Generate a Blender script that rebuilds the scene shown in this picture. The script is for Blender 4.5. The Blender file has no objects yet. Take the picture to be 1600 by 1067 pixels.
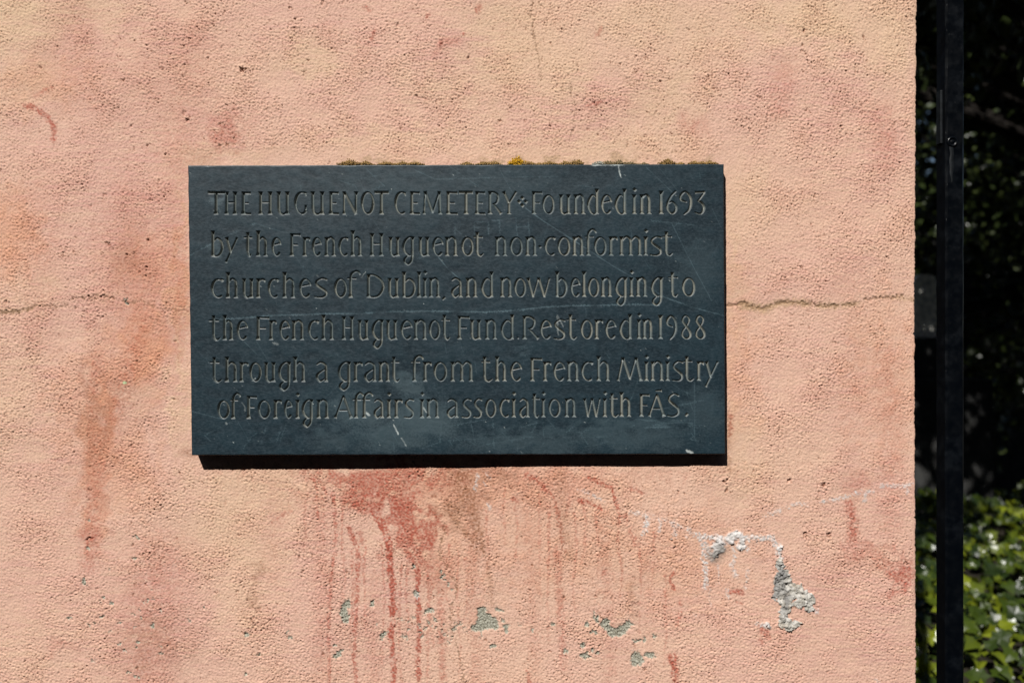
import bpy, bmesh, math, random
import numpy as np
from mathutils import Vector, Matrix

# ------------------------------------------------------------------ camera, sky, sun, exposure
SC = bpy.context.scene
D = 1.25                                   # camera to wall plane, metres (1 photo pixel = 1 mm on the wall)
EYE = 1.5
cam_d = bpy.data.cameras.new('camera')
cam = bpy.data.objects.new('camera', cam_d)
SC.collection.objects.link(cam)
cam.location = (0, -D, EYE)
cam.rotation_euler = (math.radians(90), 0, 0)
cam_d.sensor_width = 36
cam_d.lens = 36 * D / 1.6
cam_d.clip_start = 0.02
cam_d.clip_end = 400
cam_d.dof.use_dof = True
cam_d.dof.focus_distance = D
cam_d.dof.aperture_fstop = 2.8
SC.camera = cam

TO_SUN = Vector((-0.29, -0.61, 0.74)).normalized()
ELEV = math.asin(TO_SUN.z)
world = bpy.data.worlds.new('World')
SC.world = world
world.use_nodes = True
wn = world.node_tree
sky = wn.nodes.new('ShaderNodeTexSky')
sky.sky_type = 'NISHITA'
sky.sun_disc = False
sky.sun_elevation = ELEV
sky.sun_rotation = math.atan2(TO_SUN.x, TO_SUN.y)
wn.nodes['Background'].inputs['Strength'].default_value = 0.05
wn.links.new(sky.outputs[0], wn.nodes['Background'].inputs['Color'])

sd = bpy.data.lights.new('sun', 'SUN')
sd.energy = 5.0
sd.angle = math.radians(0.5)
sd.color = (1.0, 0.97, 0.93)
sun = bpy.data.objects.new('sun', sd)
sun.rotation_euler = TO_SUN.to_track_quat('Z', 'Y').to_euler()
sun.location = (-3, -6, 8)
SC.collection.objects.link(sun)

SC.view_settings.view_transform = 'Standard'
SC.view_settings.look = 'None'
SC.view_settings.exposure = 0.40
SC.view_settings.gamma = 1.0

rng = np.random.default_rng(7)
random.seed(7)

# ------------------------------------------------------------------ small helpers
def tag(o, label=None, cat=None, group=None, kind=None):
    if label: o['label'] = label
    if cat: o['category'] = cat
    if group: o['group'] = group
    if kind: o['kind'] = kind
    return o

def link(name, me, mat=None, parent=None, loc=None):
    o = bpy.data.objects.new(name, me)
    SC.collection.objects.link(o)
    if mat and me is not None: me.materials.append(mat)
    if parent: o.parent = parent
    if loc: o.location = loc
    return o

def mesh_np(name, V, F, smooth=True):
    """V (n,3), F (m,k) with k = 3 or 4"""
    me = bpy.data.meshes.new(name)
    n, m, k = len(V), len(F), F.shape[1]
    me.vertices.add(n); me.vertices.foreach_set('co', np.ascontiguousarray(V, np.float32).ravel())
    me.loops.add(m * k); me.loops.foreach_set('vertex_index', np.ascontiguousarray(F, np.int32).ravel())
    me.polygons.add(m)
    me.polygons.foreach_set('loop_start', np.arange(0, m * k, k, dtype=np.int32))
    me.polygons.foreach_set('loop_total', np.full(m, k, np.int32))
    me.polygons.foreach_set('use_smooth', np.full(m, smooth))
    me.update(calc_edges=True)
    return me

def attr(me, name, a):
    at = me.attributes.new(name, 'FLOAT', 'POINT')
    at.data.foreach_set('value', np.ascontiguousarray(a, np.float32).ravel())

def box_bm(bm, x0, x1, y0, y1, z0, z1):
    vs = [bm.verts.new((x, y, z)) for x in (x0, x1) for y in (y0, y1) for z in (z0, z1)]
    for f in ((0,1,3,2),(4,6,7,5),(0,4,5,1),(2,3,7,6),(0,2,6,4),(1,5,7,3)):
        bm.faces.new([vs[i] for i in f])

def bm_mesh(bm, name, bevel=0.0, seg=2, smooth=False):
    bmesh.ops.recalc_face_normals(bm, faces=bm.faces)
    if bevel:
        bmesh.ops.bevel(bm, geom=bm.edges[:], offset=bevel, segments=seg, affect='EDGES', profile=0.5)
    me = bpy.data.meshes.new(name)
    bm.to_mesh(me); bm.free()
    if smooth:
        me.polygons.foreach_set('use_smooth', [True] * len(me.polygons))
    return me

def lin(c):
    out = []
    for v in c:
        v = v / 255.0
        out.append(v / 12.92 if v <= 0.04045 else ((v + 0.055) / 1.055) ** 2.4)
    return np.array(out)

LIGHT = 1.33                               # what a white sunlit wall would reach; turns seen colours into base colours
def alb(c): return tuple(np.clip(lin(c) / LIGHT * np.array([1.0, 1.13, 1.22]), 0, 1)) + (1.0,)

def albn(c): return tuple(np.clip(lin(c) / LIGHT * np.array([1.0, 1.02, 1.05]), 0, 1)) + (1.0,)

class NT:
    def __init__(s, name):
        s.m = bpy.data.materials.new(name); s.m.use_nodes = True
        s.t = s.m.node_tree; s.b = s.t.nodes['Principled BSDF']
    def n(s, typ, **kw):
        nd = s.t.nodes.new(typ)
        for k, v in kw.items(): setattr(nd, k, v)
        return nd
    def put(s, sock, v):
        if isinstance(v, bpy.types.NodeSocket): s.t.links.new(v, sock)
        else: sock.default_value = v
    def attr(s, name): return s.n('ShaderNodeAttribute', attribute_name=name).outputs['Fac']
    def mix(s, f, a, b, mode='MIX'):
        nd = s.n('ShaderNodeMix', data_type='RGBA', blend_type=mode)
        s.put(nd.inputs[0], f); s.put(nd.inputs[6], a); s.put(nd.inputs[7], b)
        return nd.outputs[2]
    def math(s, op, a, b=0.0):
        nd = s.n('ShaderNodeMath', operation=op); s.put(nd.inputs[0], a); s.put(nd.inputs[1], b)
        return nd.outputs[0]
    def noise(s, scale, detail=4, rough=0.55, vec=None):
        nd = s.n('ShaderNodeTexNoise'); nd.inputs['Scale'].default_value = scale
        nd.inputs['Detail'].default_value = detail; nd.inputs['Roughness'].default_value = rough
        s.t.links.new(vec if vec else s.n('ShaderNodeTexCoord').outputs['Object'], nd.inputs['Vector'])
        return nd.outputs['Fac']
    def ramp(s, f, lo, hi, a=0.0, b=1.0):
        nd = s.n('ShaderNodeMapRange'); nd.interpolation_type = 'SMOOTHSTEP'
        s.put(nd.inputs[0], f); nd.inputs[1].default_value = lo; nd.inputs[2].default_value = hi
        nd.inputs[3].default_value = a; nd.inputs[4].default_value = b
        return nd.outputs[0]
    def bump(s, h, strength, dist):
        nd = s.n('ShaderNodeBump'); nd.inputs['Strength'].default_value = strength
        nd.inputs['Distance'].default_value = dist; s.t.links.new(h, nd.inputs['Height'])
        s.t.links.new(nd.outputs[0], s.b.inputs['Normal'])
    def col(s, v): s.put(s.b.inputs['Base Color'], v)
    def set(s, **kw):
        for k, v in kw.items(): s.put(s.b.inputs[k.replace('_', ' ')], v)

# ------------------------------------------------------------------ noise on a pixel grid (1 unit = 1 photo pixel = 1 mm)
def band(shape, step, l0, l1, aniso=1.0, ang=0.0, seed=0):
    """gaussian noise whose wavelengths lie between l0 and l1 (pixels); unit variance"""
    r = np.random.default_rng(seed)
    h, w = shape
    H, W = (h + 63) // 64 * 64, (w + 63) // 64 * 64
    f = np.fft.rfft2(r.standard_normal((H, W)).astype(np.float32))
    ky = np.fft.fftfreq(H, step)[:, None]; kx = np.fft.rfftfreq(W, step)[None, :]
    ca, sa = math.cos(ang), math.sin(ang)
    a = kx * ca + ky * sa; b = -kx * sa + ky * ca
    k = np.sqrt((a * aniso) ** 2 + (b / aniso) ** 2) + 1e-9
    k0, k1 = 1 / l1, 1 / l0
    g = np.exp(-(k / k1) ** 2) * (1 - np.exp(-(k / k0) ** 2))
    o = np.fft.irfft2(f * g, s=(H, W))[:h, :w]
    return ((o - o.mean()) / o.std()).astype(np.float32)

def ss(x, a, b):
    t = np.clip((x - a) / (b - a), 0, 1)
    return t * t * (3 - 2 * t)

# ================================================================== THE WALL
STEP = 1.3
gx = np.arange(-90, 1433.1, STEP); gy = np.arange(-70, 1140, STEP)
gx = np.concatenate([gx[gx < 1427.2], np.arange(1427.8, 1433.01, .4)])
PX, PY = np.meshgrid(gx, gy)
SH = PX.shape
def B(l0, l1, seed, an=1.0, ang=0.0): return band(SH, STEP, l0, l1, an, ang, seed)
wx = B(5, 22, 101) * 1.15; wy = B(5, 22, 102) * 1.15            # small warp, ragged edges
wx2 = B(30, 160, 103) * 9; wy2 = B(30, 160, 104) * 9          # large warp, cloudy edges
n_mid = B(14, 70, 105); n_fine = B(4, 14, 106); n_big = B(60, 300, 107); n_huge = B(200, 700, 108)

def sl(x0, x1, y0, y1):
    ix = np.searchsorted(gx, [x0, x1]); iy = np.searchsorted(gy, [y0, y1])
    return slice(iy[0], iy[1]), slice(ix[0], ix[1])

def blob(M, cx, cy, rx, ry, a=1.0, soft=0.6, ang=0.0, warp=1.0, rag=0.0):
    R = max(rx, ry) * 2.2 + 30
    s = sl(cx - R, cx + R, cy - R, cy + R)
    X = PX[s] + (wx2[s] * warp * min(1, R / 120) + wx[s]) - cx; Y = PY[s] + (wy2[s] * warp * min(1, R / 120) + wy[s]) - cy
    c, n = math.cos(ang), math.sin(ang)
    d = np.sqrt(((X * c + Y * n) / rx) ** 2 + ((-X * n + Y * c) / ry) ** 2) + rag * n_mid[s]
    M[s] = np.maximum(M[s], a * (1 - ss(d, 1 - soft, 1 + soft)))

def seg_dist(X, Y, pts):
    best = np.full(X.shape, 1e9, np.float32); tt = np.zeros(X.shape, np.float32)
    L = [0.0]
    for p, q in zip(pts, pts[1:]): L.append(L[-1] + math.dist(p, q))
    for i, (p, q) in enumerate(zip(pts, pts[1:])):
        dx, dy = q[0] - p[0], q[1] - p[1]; l2 = dx * dx + dy * dy + 1e-9
        t = np.clip(((X - p[0]) * dx + (Y - p[1]) * dy) / l2, 0, 1)
        d = np.hypot(X - p[0] - t * dx, Y - p[1] - t * dy)
        u = (L[i] + t * (L[i + 1] - L[i])) / L[-1]
        m = d < best
        best = np.where(m, d, best); tt = np.where(m, u, tt)
    return best, tt

def stroke(M, pts, w0, w1=None, a=1.0, soft=0.7, warp=1.0, brk=0.0, a1=None):
    """painted line; brk breaks it up with noise"""
    w1 = w0 if w1 is None else w1; a1 = a if a1 is None else a1
    xs = [p[0] for p in pts]; ys = [p[1] for p in pts]; R = max(w0, w1) * 2 + 12
    s = sl(min(xs) - R, max(xs) + R, min(ys) - R, max(ys) + R)
    d, t = seg_dist(PX[s] + wx[s] * warp, PY[s] + wy[s] * warp, pts)
    w = (w0 + (w1 - w0) * t) / 2
    v = (a + (a1 - a) * t) * (1 - ss(d / w, 1 - soft, 1 + soft))
    if brk: v = v * ss(n_mid[s] * .7 + 0.7 * n_fine[s], -2.1 + 2 * brk, -0.3 + 2 * brk)
    M[s] = np.maximum(M[s], v)

def Z(): return np.zeros(SH, np.float32)

# ---- relief, in mm, positive towards the viewer
amp = np.clip(0.80 + 0.33 * np.tanh(.9 * n_big + .6 * n_huge) + .06 * n_mid, .26, 1.4)
strip = Z()                                                  # the smoother trowelled margin round the plaque
dxp = np.maximum(np.maximum(292 - PX, PX - 1133), 0); dyp = np.maximum(np.maximum(258 - PY, PY - 711), 0)
dp = np.hypot(dxp, dyp) + wx2 * 0.7
strip = 1 - ss(dp, 12, 34)
amp = amp * (1 - 0.55 * strip * (PY < 730))
b1 = B(4.4, 10, 1, 1.2, math.radians(-35)); b2 = B(3.4, 7, 2, 1.15, math.radians(-35)); b3 = B(2.4, 4.5, 3)
holes = np.maximum(B(2.8, 5.6, 4, 1.2, math.radians(-30)) + .2 * n_big - 1.35, 0)
body = np.tanh(b1 * 0.9 + 0.3)
bh = B(3.6, 9, 5, 1.8, math.radians(0)); bv = B(3.6, 9.5, 6, 1.5, math.radians(-60))
mz = ss(n_huge * .8 + n_big * .6, -.6, .6); mz2 = ss(B(120, 500, 8), .1, .9)
body = np.tanh(.3 + .9 * ((1 - mz) * b1 + mz * bh) * (1 - mz2) + .9 * mz2 * bv)
h = 0.55 * n_huge + 0.22 * n_big + 0.07 * n_mid + amp * (0.34 * body + 0.34 * b2 + 0.22 * b3 - 1.75 * holes)

# ---- masks
pink, orange, tan, red, brown, cement, lime, pit, dark, white, green = [Z() for _ in range(11)]

# cloudy paint colour
for c in [(190,70,120,60,.7),(330,210,60,60,.7),(110,330,110,90,.75),(150,480,120,60,.8),(60,240,60,70,.6),(430,30,90,40,.6),(600,40,110,50,.6),(700,75,50,40,.8),
          (520,160,110,40,.55),(660,180,80,50,.5),(930,160,60,32,.8),(860,190,70,36,.7),(1225,140,45,40,.75),(1310,175,55,50,.8),(1375,225,45,40,.8),
          (1330,300,60,60,.6),(1170,160,50,60,.4),(1320,430,70,40,.6),(1200,440,70,40,.55),(1300,600,110,70,.55),(1370,790,70,80,.7),(1320,960,130,90,.75),(1190,800,60,40,.4),
          (80,720,70,120,.6),(240,720,60,70,.5),(110,900,120,90,.6),(250,960,70,80,.8),(220,1020,90,60,.7),(500,830,80,60,.6),(560,950,80,90,.65),(470,950,70,80,.6),
          (760,900,60,70,.35),(1080,940,90,80,.5),(230,600,60,50,.6),(1225,560,60,60,.35),(330,1000,60,70,.4),(960,1010,80,60,.4),(200,340,100,180,.85),(90,560,110,160,.5),(1300,1000,180,90,.6),(130,1000,170,90,.5)]:
    blob(pink, c[0], c[1], c[2] * 1.3, c[3] * 1.3, a=c[4] * .74, soft=.95)
for c in [(20,370,40,60,.7),(225,540,30,70,.9),(190,560,30,60,.6),(160,640,22,70,.9),(150,720,24,70,.8),(145,790,22,60,.6),(200,730,40,60,.45),(280,430,16,80,.6),
          (700,820,60,80,.4),(760,760,180,40,.5),(1150,560,30,130,.35),(1385,600,50,120,.3),(230,420,70,50,.5),(870,840,140,80,.35),(120,640,40,90,.3),(60,130,80,40,.3),(1050,870,100,60,.35)]:
    blob(orange, *c[:4], a=c[4], soft=.8)
for c in [(20,30,70,60,1),(100,15,110,30,.9),(160,28,60,26,.7),(40,110,50,60,.6),(780,60,70,100,.75),(480,90,60,30,.7),(870,110,90,70,.6),(1000,30,110,40,.6),(1040,150,70,40,.7),
          (1250,30,120,40,.8),(1390,60,50,70,.7),(720,140,90,40,.6),(640,220,130,26,.6),(900,230,200,24,.6),(360,830,90,70,.6),(400,770,120,36,.6),(1060,650,40,60,.4),(1160,720,40,80,.5),
          (20,620,50,90,.6),(60,460,50,30,.6),(40,1010,60,70,.4),(1170,300,36,60,.4),(283,500,12,210,.9),(1145,420,10,150,.6),(1140,650,9,60,.6),(330,240,90,18,.7),(390,910,60,90,.5),(1100,60,80,50,.5)]:
    blob(tan, *c[:4], a=c[4], soft=.8)
runs = B(16, 260, 61, 3.2, 0.0) + .6 * B(8, 90, 62, 3.0, 0.0)
pink = np.clip(pink * (0.85 + 0.16 * runs) + 0.06 * n_big + .05 * runs, 0, 1)
orange = np.clip(orange + 0.06 * n_mid * (orange > .02) + 0.05 * n_big, 0, 1)
tan = np.clip(tan + 0.07 * n_big + 0.02 * n_mid, 0, 1)

for pts, w, a in [([(300,60),(285,180),(280,300)],70,.22),([(222,500),(208,560),(178,640),(156,700),(146,800),(140,880)],30,.42),([(215,395),(222,450),(214,520)],44,.3),([(150,560),(142,700),(138,850)],15,.42),([(196,300),(205,420),(215,520)],50,.22),([(275,360),(283,470),(280,560)],26,.34),
                  ([(250,880),(230,980),(225,1070)],90,.3),([(60,300),(70,420),(60,520)],60,.14),([(1385,560),(1395,700),(1390,820)],40,.22),([(1320,420),(1335,560),(1325,700)],50,.12),([(1375,180),(1385,260)],40,.22),([(1225,110),(1218,170)],36,.25),([(120,30),(130,150)],70,.16),
                  ([(735,760),(742,900),(746,1070)],22,.25),([(500,780),(505,930),(500,1070)],26,.22),([(585,900),(585,1070)],18,.2),([(820,760),(832,900),(836,1070)],22,.2),([(940,800),(950,930),(955,1060)],20,.2),([(1110,760),(1120,830)],30,.1),([(430,760),(425,900)],30,.14),([(1010,850),(1015,1000)],18,.14)]:
    stroke(red, pts, w, w * .8, a, soft=1.0, warp=3.0, brk=.05)
# red-brown run-off under the plaque and other stains
blob(red, 545, 748, 55, 22, .75, .42, rag=.25); blob(red, 590, 765, 46, 30, .85, .42, rag=.3); blob(red, 625, 795, 46, 30, .9, .42, .5, rag=.3)
blob(red, 655, 835, 34, 40, .85, .42, rag=.3); blob(red, 680, 745, 60, 16, .5, .42, rag=.3); blob(red, 640, 745, 60, 20, .7, .42, rag=.3); blob(red, 680, 890, 26, 34, .4, .42, rag=.3)
stroke(red, [(585,800),(600,825),(608,850),(610,890),(614,915),(613,960),(611,1000),(616,1040),(615,1075)], 12, 8, 1.0, a1=.8, brk=.02, soft=.35)
stroke(red, [(622,842),(632,855),(645,875),(652,890)], 10, 10, .7)
stroke(red, [(652,890),(653,940),(655,990),(653,1030),(654,1075)], 8.5, 7, .9, a1=.75, brk=.05, soft=.38)
stroke(red, [(545,825),(556,850),(560,870),(558,930),(555,985),(553,1030),(558,1075)], 8, 5.5, .75, a1=.6, brk=.06, soft=.42)
stroke(red, [(520,770),(526,830),(519,890),(514,960),(515,1070)], 6, 5, .6, a1=.45, brk=.1, soft=.45)
for x_, y0_, y1_, w_, a_ in [(504,770,900,4,.3),(536,775,960,4,.35),(549,860,1010,4,.35),(571,845,985,4.5,.35),(596,850,1040,4,.32),(627,880,1075,4,.3),(638,880,1000,4,.4),(668,880,1075,4.5,.38),(676,900,1010,4,.35),(702,850,960,4,.3),(716,860,1075,4,.25),(728,870,980,4,.28),(760,800,900,4,.22),
                             (790,760,850,4,.28),(806,790,900,4,.25),(842,770,930,4,.3),(858,790,1000,4.5,.3),(897,800,960,4,.3),(912,790,880,4,.28),(930,800,940,4,.22),(968,800,930,4.5,.38),(998,850,990,4,.28),(1022,830,930,4,.2),(1040,900,1040,4,.25),(480,770,860,4,.2)]:
    k_ = rng.uniform(-5, 5, 4); stroke(red, [(x_, y0_), (x_ + k_[0], y0_ * .65 + y1_ * .35), (x_ + k_[1], y0_ * .3 + y1_ * .7), (x_ + k_[2], y1_)], w_, w_ * .8, a_ + .2, soft=.5, brk=.1, a1=a_ * .8)
blob(red, 760, 742, 270, 14, .3, .8, rag=.35); blob(red, 640, 760, 160, 34, .3, .8, rag=.35); blob(red, 870, 756, 110, 22, .3, .8, rag=.35)
for c in [(215,420,46,90,.34),(245,500,40,70,.26),(165,640,26,80,.34),(150,760,20,60,.3),(270,330,26,60,.2),(120,110,60,50,.16),(250,120,70,60,.16)]: blob(red, *c[:4], c[4], .95, rag=.45)
stroke(red, [(493,742),(494,775),(498,812)], 6, 3, .6, brk=.2); stroke(red, [(486,742),(492,756)], 5, 4, .7); stroke(red, [(505,762),(511,772)], 7, 4, .6)
stroke(red, [(562,832),(566,850)], 8, 5, .5); stroke(red, [(440,802),(455,797),(425,815)], 5, 4, .45)
stroke(red, [(825,742),(845,757),(860,772)], 12, 7, .75, brk=.1); stroke(red, [(866,775),(872,800),(878,840),(882,860)], 9, 5, .55, brk=.3); stroke(red, [(890,780),(884,805)], 8, 5, .4)
stroke(red, [(918,745),(945,757),(958,762),(960,780),(966,795)], 5, 5, .85); stroke(red, [(905,782),(925,786),(940,795)], 8, 4, .8); stroke(red, [(985,762),(1005,770)], 7, 4, .6)
stroke(red, [(975,805),(985,825),(992,850)], 9, 6, .5, brk=.3); stroke(red, [(1052,895),(1046,905),(1054,920)], 6, 4, .7); stroke(red, [(1062,940),(1064,955),(1058,975)], 7, 5, .6, brk=.2)
stroke(red, [(1050,1025),(1055,1045),(1053,1075)], 13, 10, .8, brk=.1); stroke(red, [(870,860),(876,960),(880,1040)], 13, 10, .4, brk=.2); stroke(red, [(825,1050),(828,1075)], 6, 6, .7)
stroke(red, [(1143,650),(1140,680)], 7, 5, .55); blob(red, 1148, 926, 13, 8, .8, .3, rag=.3); blob(red, 1192, 990, 9, 6, .65, .4, .8, rag=.3); blob(red, 945, 893, 6, 5, .6, .5); blob(red, 805, 786, 9, 4, .7, .5)
stroke(red, [(1327,785),(1333,820),(1332,845)], 15, 18, .6, brk=.2); blob(red, 1340, 755, 20, 16, .35, .8); blob(red, 1375, 870, 44, 14, .45, .7, .3, rag=.4); blob(red, 1410, 900, 22, 18, .75, .6, rag=.3)
blob(red, 355, 205, 24, 28, .55, .9, rag=.3); blob(red, 138, 838, 14, 12, .75, .9); blob(red, 1385, 222, 14, 16, .35, .9); blob(red, 695, 72, 16, 10, .4, .9); blob(red, 1080, 200, 20, 16, .35, .9)
blob(red, 575, 12, 7, 5, .6, .6); blob(red, 582, 50, 4, 7, .6, .6); blob(red, 745, 10, 9, 6, .6, .6); blob(red, 668, 22, 5, 4, .6, .6); blob(red, 692, 70, 5, 5, .7, .6); blob(red, 725, 58, 5, 3, .6, .5)
stroke(red, [(915,166),(930,162),(940,160)], 3, 3, .6); stroke(red, [(930,58),(940,45)], 5, 4, .5); blob(red, 260, 1005, 16, 12, .35, .9); blob(red, 95, 1015, 24, 10, .3, .9)
stroke(red, [(40,165),(55,170),(72,182),(84,198),(84,218)], 7, 8, .75, brk=-.3); stroke(red, [(54,150),(66,142),(82,137)], 7, 4, .5)
stroke(red, [(735,905),(740,960)], 6, 6, .25, brk=.3); stroke(red, [(688,900),(690,980),(692,1070)], 13, 10, .45, brk=.12)
red = np.clip(red * (0.88 + 0.22 * n_fine + 0.12 * n_mid), 0, 1)
stroke(brown, [(722,745),(730,775),(738,800),(748,835),(755,860)], 40, 9, .65, brk=.2, soft=.9); blob(brown, 712, 800, 22, 20, .65, .8, rag=.4)
stroke(brown, [(700,790),(715,820),(735,840),(745,860)], 16, 9, .6, brk=.2); stroke(brown, [(760,870),(768,920),(770,950)], 7, 5, .35, brk=.35)
stroke(brown, [(875,745),(880,830),(890,870)], 20, 16, .28, brk=.2); blob(brown, 760, 750, 40, 18, .4, .8, rag=.4); blob(brown, 300, 712, 14, 10, .5, .8); stroke(brown, [(1137,640),(1140,735)], 7, 9, .35, brk=.2)
stroke(brown, [(985,915),(992,960)], 18, 14, .25, brk=.2); blob(brown, 405, 885, 10, 16, .4, .8, rag=.4); blob(brown, 395, 935, 12, 20, .35, .8, rag=.4); blob(brown, 200, 410, 30, 24, .28, .9)
blob(brown, 212, 640, 40, 40, .16, .9); blob(brown, 150, 660, 18, 60, .3, .9, rag=.4); blob(brown, 320, 245, 16, 8, .3, .9); blob(brown, 250, 1000, 50, 40, .25, .9); blob(brown, 1330, 880, 40, 14, .2, .9)
brown = np.clip(brown * (0.9 + 0.25 * n_fine), 0, 1)

pit = np.maximum(pit, .6 * np.clip(holes * 1.6, 0, 1) * (1 - .6 * strip)).astype(np.float32)
# cracks
crk = Z()
def crack(pts, w0, w1, a, a1=None, depth=1.2):
    t = Z(); stroke(t, pts, w0 * .9, w1 * .9, a * .95, soft=.7, warp=1.1, a1=a1, brk=-.02); np.maximum(dark, t, out=dark); crk[:] = np.maximum(crk, t * depth)
crack([(-90,492),(0,488),(25,487),(48,482),(60,478)], 5.5, 4, .8); crack([(60,478),(82,479),(102,479),(108,470),(117,466),(140,466),(152,461),(168,463),(174,464)], 3, 2, .75)
crack([(174,464),(185,470),(198,472),(225,472),(243,481),(262,484),(293,486)], 2.6, 2.2, .55); crack([(150,462),(158,472),(164,473)], 1.6, 1.6, .4)
crack([(1133,476),(1150,477),(1163,472),(1170,478),(1185,482),(1200,480),(1212,474),(1235,472),(1260,474),(1285,478),(1310,478),(1335,476),(1349,468)], 5.0, 4, .7, depth=1.8)
crack([(1349,468),(1370,466),(1392,465),(1410,463),(1426,468),(1433,469)], 3.2, 3.4, .75, depth=1.6)
dirt = Z(); stroke(dirt, [(1160,476),(1180,480),(1198,482),(1215,474),(1240,472),(1262,474)], 14, 10, .9, soft=.8, brk=-.2); stroke(dirt, [(1280,478),(1310,478),(1340,474)], 10, 8, .8, soft=.8, brk=-.1); stroke(dirt, [(1400,465),(1430,468)], 8, 9, .5, soft=.8)
stroke(dirt, [(-90,492),(0,488),(48,483)], 8, 7, .5, soft=.9)
crack([(835,-70),(835,0),(828,22),(834,33),(833,50),(836,68),(841,85),(843,105),(846,125)], 1.9, 1.7, .75)
crack([(891,131),(892,145),(895,155),(900,165),(898,182),(896,200),(891,215),(889,228)], 1.7, 1.5, .65); crack([(901,100),(902,118)], 1.4, 1.4, .4)
crack([(692,815),(695,832),(688,850),(687,870),(697,882),(703,898),(714,912),(712,930),(705,950),(706,985),(712,1005),(722,1040),(725,1075)], 2.2, 2, .75)
crack([(950,100),(975,122),(1000,145)], 1.2, 1.2, .35); crack([(1030,235),(1060,238),(1095,233)], 1.5, 1.3, .45); crack([(845,163),(880,164),(930,160)], 1.3, 1.3, .4)
crack([(1112,893),(1105,960),(1112,968)], 1.6, 1.6, .5)
h -= crk

# fine hairlines and pits
dens = np.clip(0.42 + .22 * n_big, .1, .9) + Z()
for c in [(230,110,150,110,1.0),(210,430,90,90,1.2),(170,640,80,120,.8),(700,960,190,110,1.0),(960,940,160,130,.9),(800,800,220,70,.6),(1300,110,130,110,.8),(880,820,150,90,.8),(230,960,90,100,.7),(850,40,90,60,.7),(1040,800,80,60,.5),(480,60,100,50,.8)]:
    t = Z(); blob(t, *c[:4], a=c[4], soft=.9); dens = np.maximum(dens, t)
def stamp(cx, cy, r, dep, a, M=None, ecc=1.0, ang=0.0, lip=0.25):
    R = r * 2.4 + 2
    s = sl(cx - R, cx + R, cy - R, cy + R)
    X, Y = PX[s] - cx + wx[s] * min(.6 * r, 1.5), PY[s] - cy + wy[s] * min(.6 * r, 1.5); c, n = math.cos(ang), math.sin(ang)
    d = np.sqrt((X * c + Y * n) ** 2 + ((-X * n + Y * c) * ecc) ** 2) / r
    h[s] += -dep * (1 - ss(d, .35, 1.05)) + lip * dep * np.exp(-((d - 1.3) / .35) ** 2)
    T = pit if M is None else M
    T[s] = np.maximum(T[s], a * (1 - ss(d, .5, 1.15)))
N = 15000
cand = np.column_stack([rng.uniform(-80, 1428, N), rng.uniform(-60, 1130, N)])
for x, y in cand:
    i = min(np.searchsorted(gy, y), SH[0] - 1); j = min(np.searchsorted(gx, x), SH[1] - 1)
    if rng.random() > dens[i, j] * (1 - .7 * strip[i, j]): continue
    r = .95 + 1.2 * rng.random() ** 3.5
    stamp(x, y, r, r * rng.uniform(.5, 1.0), rng.uniform(.3, .85), ecc=rng.uniform(.8, 1.6), ang=rng.uniform(0, 3))
for x, y, r in [(172,62,3.5),(188,61,2),(378,110,5.5),(293,187,4.5),(193,125,2.6),(232,226,3.2),(222,206,3),(209,232,2.5),(258,242,2.6),(334,37,3.2),(387,40,3),(325,17,2.6),(461,44,4.2),(492,43,4.2),(478,45,2),
                (461,30,3),(504,5,2.6),(475,112,3.4),(622,66,3.2),(692,70,3.5),(698,79,3),(732,92,2.6),(170,381,3.6),(198,402,4.4),(209,395,3),(227,418,4),(160,397,3),(147,425,2.6),(231,376,3.4),(95,398,2.6),
                (115,465,3.2),(140,464,3),(174,463,3.2),(195,446,2.4),(195,455,2),(198,470,4),(262,474,2.6),(220,510,2.8),(72,438,2.4),(58,518,2),(138,841,4),(181,597,3),(200,606,2.6),(73,601,2.4),(69,697,2.8),
                (140,765,3),(136,780,2.5),(206,795,2.4),(1259,48,3.6),(1255,83,3),(1262,98,3.6),(1278,98,2.6),(1200,38,2),(1259,172,3.4),(1347,162,2.6),(1077,45,3),(877,45,3.4),(823,46,2.8),(850,213,2.6),(781,187,2.4),(796,167,2.4),
                (1134,752,5),(1136,766,3),(1234,751,4),(1286,757,3.6),(1258,835,3.8),(1296,836,4),(1416,878,4),(1055,852,3.4),(1060,768,3),(1118,858,2.6),(1080,958,3.6),(1070,943,3),(1315,880,3),(880,933,3.4),(952,858,3),(648,722,3)]:
    stamp(x, y, r * .86, r * .7, rng.uniform(.55, .95), ecc=rng.uniform(.7, 1.7), ang=rng.uniform(0, 3))

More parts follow.
